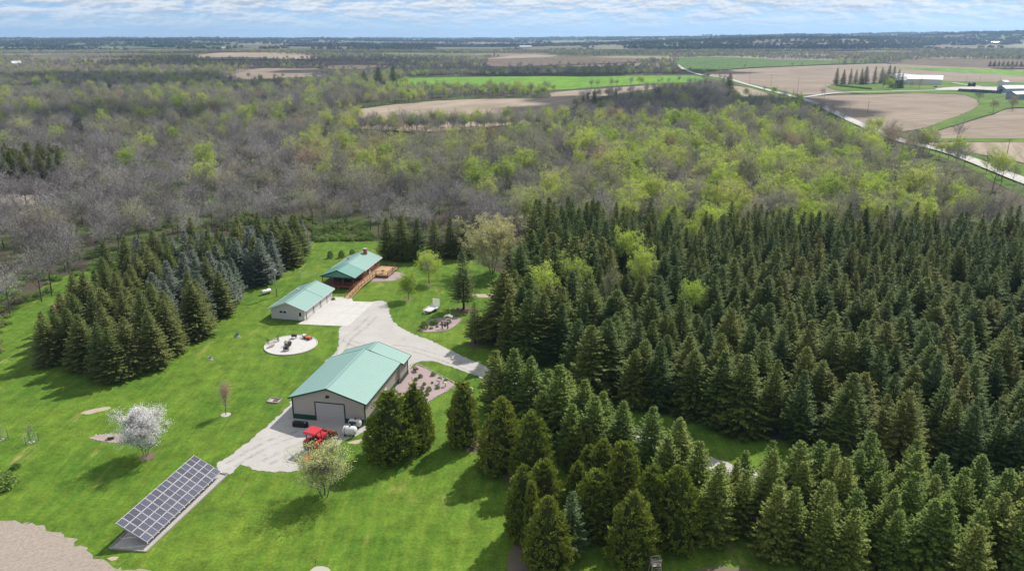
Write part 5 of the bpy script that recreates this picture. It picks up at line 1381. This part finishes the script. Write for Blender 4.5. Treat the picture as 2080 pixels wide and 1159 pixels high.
an = thing('seed_hopper', 'dark iron hopper at the top edge of the pad', 'hopper', P(598, 688) + Vector((0, 0, 0.16)), HEAD)
MB().prism([(-0.5, -0.3), (0.5, -0.3), (0.5, 0.3), (-0.5, 0.3)], 0.45, 0.85).build('bin', M_iron, an)
for x in (-0.42, 0.42):
    for y in (-0.22, 0.22): MB().box((x, y, 0.22), (0.07, 0.07, 0.45)).build('leg', M_iron, an)

# well covers and odds on the lawn
def septic(loc, label, n, s):
    t = thing('well_cover', label, 'well cover', loc, HEAD + 0.6)
    for i in range(n):
        MB().tube([(0, i * 0.9, 0), (0, i * 0.9, 0.45 * s)], [0.34 * s, 0.3 * s], 12).build('riser', M_tank, t); MB().tube([(0, i * 0.9, 0.45 * s), (0, i * 0.9, 0.52 * s)], 0.36 * s, 12).build('lid', M_green, t)
    r = MB()
    for i in range(9): r.rock((random.Random(i).uniform(-.5, .5), -0.6 + i * 0.25, 0.05), 0.2, i + 40)
    r.build('stone', M_stone, t)
septic(P(483, 684), 'pair of green-lidded well risers beside the spruce grove', 2, 1.0)
septic(P(427, 730), 'single pale well riser on the lawn below the grove', 1, 0.9)
hb = thing('sand_box', 'sunken rectangular frame of sand left of the barn', 'frame', P(558, 814), HEAD)
MB().box((0, 0, 0.03), (2.0, 1.5, 0.06)).build('sand', M_gravel, hb)
for x in (-1.05, 1.05): MB().box((x, 0, 0.12), (0.14, 1.7, 0.24)).build('board', M_wood, hb)
for y in (-0.8, 0.8): MB().box((0, y, 0.12), (2.24, 0.14, 0.24)).build('board', M_wood, hb)
MB().box((0.2, 0.1, 0.1), (0.9, 0.7, 0.1)).build('lid', M_rust, hb)
sheet('rock_bed', [(182, 889), (195, 884), (225, 881), (258, 884), (262, 895), (235, 899), (205, 895)], 0.05, M_pink, 0.5, 0.08)
stones('edging_stones', [(182, 889), (195, 884), (225, 881), (258, 884), (262, 895), (235, 899), (205, 895)], 0.15, 8, True, 0.6, 'pale stones around the rock bed by the blossom tree')
bx = thing('wooden_planter', 'dark wooden planter box in the rock bed by the blossom tree', 'planter', P(226, 891), HEAD + 0.4)
MB().box((0, 0, 0.25), (0.9, 0.55, 0.5)).build('box', M_rust, bx); MB().box((0, 0, 0.52), (1.0, 0.65, 0.05)).build('rim', M_wood, bx); MB().box((-0.5, -0.4, 0.3), (0.06, 0.06, 0.6)).build('stake', M_white, bx)
for i, (u, v, lab) in enumerate(((64, 898, 'wire-caged sapling on the lawn left of the blossom tree'), (2, 893, 'wire-caged sapling cut by the left picture edge'))):
    t = thing('caged_sapling', lab, 'sapling', P(u, v), 0, 'caged saplings')
    b = MB(); n = 14
    for z in (0.1, 0.5, 0.9, 1.25): b.tube([(1.0 * math.cos(6.283 * k / n), 1.0 * math.sin(6.283 * k / n), z) for k in range(n + 1)], 0.012, 3, cap=False)
    for k in range(n): b.tube([(1.0 * math.cos(6.283 * k / n), 1.0 * math.sin(6.283 * k / n), 0), (1.0 * math.cos(6.283 * k / n), 1.0 * math.sin(6.283 * k / n), 1.25)], 0.012, 3, cap=False)
    b.build('wire_cage', M_galv, t)
    for a in (0.3, 2.4, 4.5): MB().tube([(1.02 * math.cos(a), 1.02 * math.sin(a), 0), (1.02 * math.cos(a), 1.02 * math.sin(a), 1.6)], 0.035, 5).build('stake', M_green, t)
    bm_, tm_ = decid(300 + i, 2.6, 0.25, 0.3, 60, 0.12, 1, 0.8, limbs=6, sub=3, tw=0.012)
    bm_.build('crown', [M_bark, M_twig, M_l_olive], t); tm_.build('trunk', M_bark, t)
    r = MB()
    for k in range(8): r.rock((0.35 * math.cos(k), 0.35 * math.sin(k), 0.05), 0.16, k)
    r.build('stone', M_stone, t)
for i, (u, v) in enumerate(((459, 842), (872, 577), (830, 609), (942, 630), (965, 699), (300, 927))):
    q = P(u, v); b = MB(); rr = (0.8, 1.1, 1.0, 2.4, 1.9, 1.2)[i]
    b.face([(q.x + rr * (1 + 0.2 * mnoise.noise(Vector((k, i, 0)))) * math.cos(6.283 * k / 20), q.y + rr * math.sin(6.283 * k / 20), 0.036 + 0.002 * i) for k in range(20)])
    struct(b.build('mulch_ring', M_mulch if i != 0 else M_gravel))

# gravel garden beside the barn
GB = [(831, 752), (846, 741), (866, 749), (890, 761), (924, 781), (905, 795), (884, 806), (864, 819), (848, 806), (822, 800), (800, 815), (770, 850), (750, 868), (745, 862), (790, 805)]
sheet('barn_garden_bed', GB, 0.061, M_pink, 0.6, 0.06, False)
stones('edging_stones', [(833, 748), (846, 740), (866, 748), (890, 760), (925, 781), (905, 796), (884, 807), (865, 820), (850, 808)], 0.2, 12, False, 0.42, 'row of pale stones edging the barn garden bed')
rn = random.Random(5)
gp = [(854, 766, .9), (845, 772, .8), (862, 781, .7), (858, 790, .8), (880, 762, 1.0), (893, 771, .8), (905, 775, .8), (871, 793, 1.1), (889, 788, .9), (868, 802, .7), (838, 783, .6), (850, 798, .6), (878, 778, .5)]
for i, (u, v, s) in enumerate(gp):
    o = bush(P(u, v, 0.06), 0.8 * s, 0.55 * s, ORD[i] + ' small plant from the barn end in the gravel garden bed', 'plant', 'plants in the barn garden bed', i, 'garden_plant')
for i, (u, v) in enumerate(((892, 779), (905, 784))):
    t = thing('garden_ornament', ('pale birdbath on a pedestal in the barn garden', 'second pale ornament near the bed corner')[i], 'ornament', P(u, v, 0.06), 0)
    MB().tube([(0, 0, 0), (0, 0, 0.7)], [0.14, 0.09], 10).build('pedestal', M_stone, t); MB().tube([(0, 0, 0.7), (0, 0, 0.82)], [0.2, 0.36], 12).build('bowl', M_stone, t); MB().tube([(0, 0, 0), (0, 0, 0.08)], 0.24, 10).build('base', M_stone, t)
wl = thing('wheelbarrow', 'dark tipped wheelbarrow at the barn corner', 'wheelbarrow', P(844, 753, 0.06), 0.5)
MB().extrude_x([(-0.5, 0.35), (0.35, 0.3), (0.6, 0.7), (-0.65, 0.75)], -0.35, 0.35).build('tray', M_rust, wl); wheel(wl, (0, 0.75, 0.2), 0.2, 0.1, M_iron)
MB().bar((-0.3, -1.2, 0.55), (-0.1, 0.75, 0.2), 0.05).bar((0.3, -1.2, 0.55), (0.1, 0.75, 0.2), 0.05).build('handle', M_wood, wl)

# island bed by the drive
IB = [(853, 668), (866, 660), (874, 650), (900, 646), (930, 645), (936, 650), (925, 662), (905, 672), (880, 674), (862, 674)]
sheet('island_bed', IB, 0.05, M_pink, 0.5, 0.06)
stones('edging_stones', IB, 0.2, 21, True, 0.45, 'pale stones around the pink island bed')
bush(P(862, 667, 0.05), 1.9, 1.0, 'upright clipped shrub at the left end of the island bed', i=0)
bush(P(882, 658, 0.05), 1.1, 1.1, 'low round shrub in the middle of the island bed', i=1)
bush(P(888, 664, 0.05), 0.5, 0.35, 'tiny plant before the low round shrub', i=2)
bush(P(876, 667, 0.05), 0.4, 0.5, 'tiny plant at the front of the island bed', i=0)
sw = thing('bell_frame', 'dark timber frame with hanging kettle in the island bed', 'frame', P(904, 667, 0.05), HEAD - 0.1)
for x in (-0.65, 0.65): MB().box((x, 0, 0.8), (0.2, 0.2, 1.6)).build('post', M_iron, sw)
MB().box((0, 0, 1.66), (1.9, 0.24, 0.16)).build('beam', M_wood, sw); MB().tube([(0, 0, 0.45), (0, 0, 0.6), (0, 0, 0.95)], [0.16, 0.3, 0.26], 12).build('kettle', M_iron, sw); MB().bar((0, 0, 0.95), (0, 0, 1.6), 0.03).build('chain', M_iron, sw)
wt_ = thing('wishing_well', 'small stone wishing well with flat roof in the island bed', 'well', P(911, 655, 0.05), HEAD)
b = MB()
for k in range(14):
    for z in range(3): b.rock((0.6 * math.cos(k * 0.449 + z), 0.6 * math.sin(k * 0.449 + z), 0.14 + z * 0.24), 0.2, k * 7 + z)
b.build('stone_ring', M_stone, wt_)
for x in (-0.6, 0.6): MB().box((x, 0, 0.9), (0.1, 0.1, 1.2)).build('post', M_wood, wt_)
MB().extrude_y([(-0.95, 1.4), (0, 1.75), (0.95, 1.4), (0.95, 1.48), (0, 1.84), (-0.95, 1.48)], -0.6, 0.6).build('roof', M_wood, wt_)
fpole = thing('flag_pole', 'thin white pole behind the wishing well', 'pole', P(914.5, 648, 0.02), 0)
MB().tube([(0, 0, 0), (0, 0, 2.6)], 0.045, 6).build('shaft', M_white, fpole); MB().tube([(0, 0, 0), (0, 0, 0.15)], 0.14, 8).build('base', M_stone, fpole); MB().tube([(0, 0, 2.6), (0, 0, 2.72)], 0.07, 8).build('finial', M_white, fpole)

# pampas clump by the grove, wooden stand and stake at the bottom
pg = link('pampas_grass', grass_mesh(3, 2.4, 1.7, 1500).mesh('pampas_grass', M_dry)); pg.location = P(134, 630); tag(pg, 'clump of pale dry pampas grass left of the grove', 'grass clump')
pg.scale = (1.3, 0.8, 1)
ds = thing('wooden_stand', 'weathered grey wooden lookout stand below the cedars', 'stand', P(1330, 1172), 0.1); ds.scale = (0.8, 0.8, 0.8)
for x in (-0.6, 0.6):
    for y in (-0.5, 0.5): MB().bar((x * 1.5, y * 1.5, 0), (x, y, 2.4), 0.1).build('leg', M_wood, ds)
for i in range(6): MB().box((0, -0.5 + i * 0.2, 2.42), (1.4, 0.17, 0.06)).build('plank', M_wood, ds)
MB().bar((-0.9, -0.75, 0.2), (0.65, -0.52, 2.2), 0.07).bar((0.9, -0.75, 0.2), (-0.65, -0.52, 2.2), 0.07).build('brace', M_wood, ds)
for x in (-0.65, 0.65):
    for y in (-0.5, 0.5): MB().box((x, y, 2.9), (0.08, 0.08, 0.95)).build('post', M_wood, ds)
for z in (2.8, 3.3): MB().bar((-0.65, -0.53, z), (0.65, -0.53, z), 0.04, 0.12).bar((-0.65, 0.53, z), (0.65, 0.53, z), 0.04, 0.12).bar((-0.68, -0.5, z), (-0.68, 0.5, z), 0.04, 0.12).bar((0.68, -0.5, z), (0.68, 0.5, z), 0.04, 0.12).build('rail', M_wood, ds)
for i in range(5): MB().bar((-0.25, -0.95 + i * 0.05, 0.4 + i * 0.45), (0.25, -0.95 + i * 0.05, 0.4 + i * 0.45), 0.06).build('rung', M_wood, ds)
sk = thing('garden_stake', 'thin dark stake in the lawn at the bottom', 'stake', P(641, 1147), 0)
MB().tube([(0, 0, -0.1), (0, 0, 1.1)], 0.025, 5).build('shaft', M_iron, sk); MB().box((0, 0, 1.05), (0.12, 0.02, 0.14)).build('tag', M_white, sk)

# ------------------------------------------------------------------ far farm
def shed(label, base, w, l, e, r, wall, roof, rz, openf=False, group='far farm buildings'):
    t = thing('farm_shed', label, 'barn', P(*base), rz, group)
    gable_box(-w / 2, w / 2, 0, l, 0, e, r).build('wall', wall, t)
    build_roof(t, (-w / 2 - 0.5, w / 2 + 0.5, -0.4, l + 0.4, e - 0.05, r + 0.2), roof, wall)
    MB().box((0, -0.05, e * 0.42), (w * 0.35, 0.1, e * 0.8)).build('sliding_door', M_black if openf else wall, t)
    return t
M_wroof = plain('white_metal_roof', (0.70, 0.71, 0.72), 0.4, 0.05, 0.2, spec=0.5)
shed('long white barn behind the far farm trees', (1912, 173), 22, 42, 8, 12.5, M_white, M_wroof, R(62))
shed('small white farmhouse behind the far farm trees', (1848, 171), 13, 18, 5, 9, M_white, M_wroof, R(40))
shed('grey steel barn with dark open end at the right', (2032, 190), 13, 60, 6, 9, M_blueg, M_wroof, R(-82), True)
shed('blue-grey barn cut by the right picture edge', (2052, 203), 12, 50, 6, 8.5, M_blueg, M_wroof, R(-74))
shed('white shed beyond the grey barns', (2032, 176), 9, 12, 6, 8, M_white, M_wroof, R(-60))
def vehicle(name, label, cat, loc, rz, L, Wd, H, mat):
    t = thing(name, label, cat, loc, rz)
    MB().extrude_x([(-L / 2, 0.35), (L / 2, 0.35), (L / 2, H * 0.5), (L * 0.25, H * 0.58), (L * 0.12, H), (-L * 0.28, H), (-L * 0.42, H * 0.6), (-L / 2, H * 0.58)], -Wd / 2, Wd / 2).build('body', mat, t)
    MB().extrude_x([(L * 0.21, H * 0.62), (L * 0.11, H * 0.94), (-L * 0.26, H * 0.94), (-L * 0.36, H * 0.62)], -Wd / 2 - 0.02, Wd / 2 + 0.02).build('window', M_glass, t)
    for sx in (-1, 1):
        for sy in (-0.32, 0.32): wheel(t, (sx * Wd * 0.46, sy * L, 0.36), 0.36, 0.24, M_galv)
vehicle('parked_car', 'dark car parked beside the white barn', 'car', P(1899, 178), R(70), 6.0, 2.3, 2.0, M_car)
cb = thing('combine_harvester', 'dark farm machine parked on the far farm grass', 'farm machine', P(1973, 177), R(80))
MB().box((0, 0, 3.0), (4.2, 8.0, 3.0)).build('body', M_iron, cb); MB().box((0, 3.0, 4.6), (2.2, 2.0, 2.0)).build('cab', M_glass, cb); MB().box((0, -2.4, 5.1), (3.2, 3.0, 1.4)).build('grain_tank', M_iron, cb)
for sx in (-2.2, 2.2): wheel(cb, (sx, 2.6, 1.5), 1.5, 0.9, M_iron); wheel(cb, (sx * 0.8, -3.0, 1.0), 1.0, 0.6, M_iron)
for i, (u, v) in enumerate(((1975, 189), (2002, 190))):
    A = thing('ground_solar_row', ('nearer', 'farther')[i] + ' low dark solar row by the far farm yard', 'solar array', P(u, v), R(-62), 'solar rows at the far farm')
    for k in range(10):
        p = MB().box((0, 0, 0), (3.4, 0.1, 4.0), mat=Matrix.Rotation(R(-40), 3, 'X')).build('panel', M_solar, A); p.location = (k * 3.6 - 16, 0, 2.4)
        MB().box((k * 3.6 - 16, 0.3, 1.0), (0.15, 0.15, 2.0)).build('post', M_galv, A)
for i, (u, v, w, l, lab) in enumerate(((1720, 97, 26, 60, 'white barn in the valley beyond the fields'), (1745, 99, 12, 14, 'small white house in the valley village'), (1760, 98, 10, 16, 'second small house in the valley village'), (1778, 97, 12, 18, 'third small house in the valley village'), (1835, 87, 40, 90, 'pale buildings on the far right ridge'), (1990, 91, 30, 60, 'white farm buildings far on the right'), (2010, 92, 18, 40, 'white shed next to the far right farm'), (1055, 94.5, 30, 60, 'white farm shed near the centre horizon'), (24, 132, 10, 18, 'white silo house in the woods at far left'), (800, 121, 14, 22, 'white house in the mid distance woods'), (460, 98, 24, 50, 'white farm sheds far on the left'))):
    q = P(u, v + 3); q.z = terrain(q.x, q.y)
    t = thing('distant_house', lab, 'building', q, R(30 + 37 * i))
    gable_box(-w / 2, w / 2, 0, l, -1, 6, 10).build('wall', M_white, t)
    sl, cap = gable_roof(-w / 2 - 0.6, w / 2 + 0.6, -0.5, l + 0.5, 6.0, 10.6)
    for s in sl: s.build('roof_slope', M_wroof, t)

# ------------------------------------------------------------------ haze
hz = bpy.data.materials.new('haze'); hz.use_nodes = True; nt = hz.node_tree
for n in list(nt.nodes): nt.nodes.remove(n)
pv = nt.nodes.new('ShaderNodeVolumePrincipled'); pv.inputs['Color'].default_value = (0.42, 0.66, 1.0, 1)
pv.inputs['Density'].default_value = 7.0e-5; pv.inputs['Anisotropy'].default_value = 0.25
try: pv.inputs['Density Attribute'].default_value = ''
except Exception: pass
mo = nt.nodes.new('ShaderNodeOutputMaterial'); nt.links.new(pv.outputs[0], mo.inputs['Volume'])
hb = MB().box((0, 9300, 124.5), (31400, 19800, 251)).build('haze', hz); hb['kind'] = 'stuff'; hb['label'] = 'thin blue haze over the countryside'; hb['category'] = 'haze'

# ------------------------------------------------------------------ unseen clouds added high above the frame to cast shadows on the far land
M_shadow_cloud = plain('shadow_cloud_white', (0.95, 0.95, 0.97), 1.0, 0.04, 0.01, spec=0.0)
def cloud(px, py, rx, ry, label, seed):
    g = P(px, py); g.z = 0; c = g + sdir / math.sin(SUN_EL) * 1300; rn = random.Random(seed); b = MB()
    for i in range(26):
        a = rn.uniform(0, 6.283); q = math.sqrt(rn.random()) * 0.85
        b.rock((rx * q * math.cos(a), ry * q * math.sin(a), rn.uniform(0, 40)), rn.uniform(0.22, 0.42) * min(rx, ry) * 1.3, seed * 50 + i, 0, 0.4)
    o = b.build('cloud', M_shadow_cloud, None, True); o.location = c; tag(o, label, 'cloud', 'unseen clouds added to shade the far land', 'stuff')
for i, (u, v, rx, ry, lab) in enumerate(((1390, 210, 150, 130, 'unseen cloud added to shade the bare woods by the road'), (230, 168, 330, 170, 'unseen cloud added to shade the far left woods'), (1050, 145, 520, 170, 'unseen cloud added to shade the wood behind the wheat field'), (560, 126, 420, 300, 'unseen cloud added to shade the left distance'),
        (1530, 103, 700, 420, 'unseen cloud added to shade the wooded hills'), (200, 100, 900, 420, 'unseen cloud added to shade the left horizon'), (850, 96, 900, 420, 'unseen cloud added to shade the middle horizon'), (330, 250, 130, 60, 'small unseen cloud added to shade the grey woods'))):
    cloud(u, v, rx, ry, lab, i + 3)
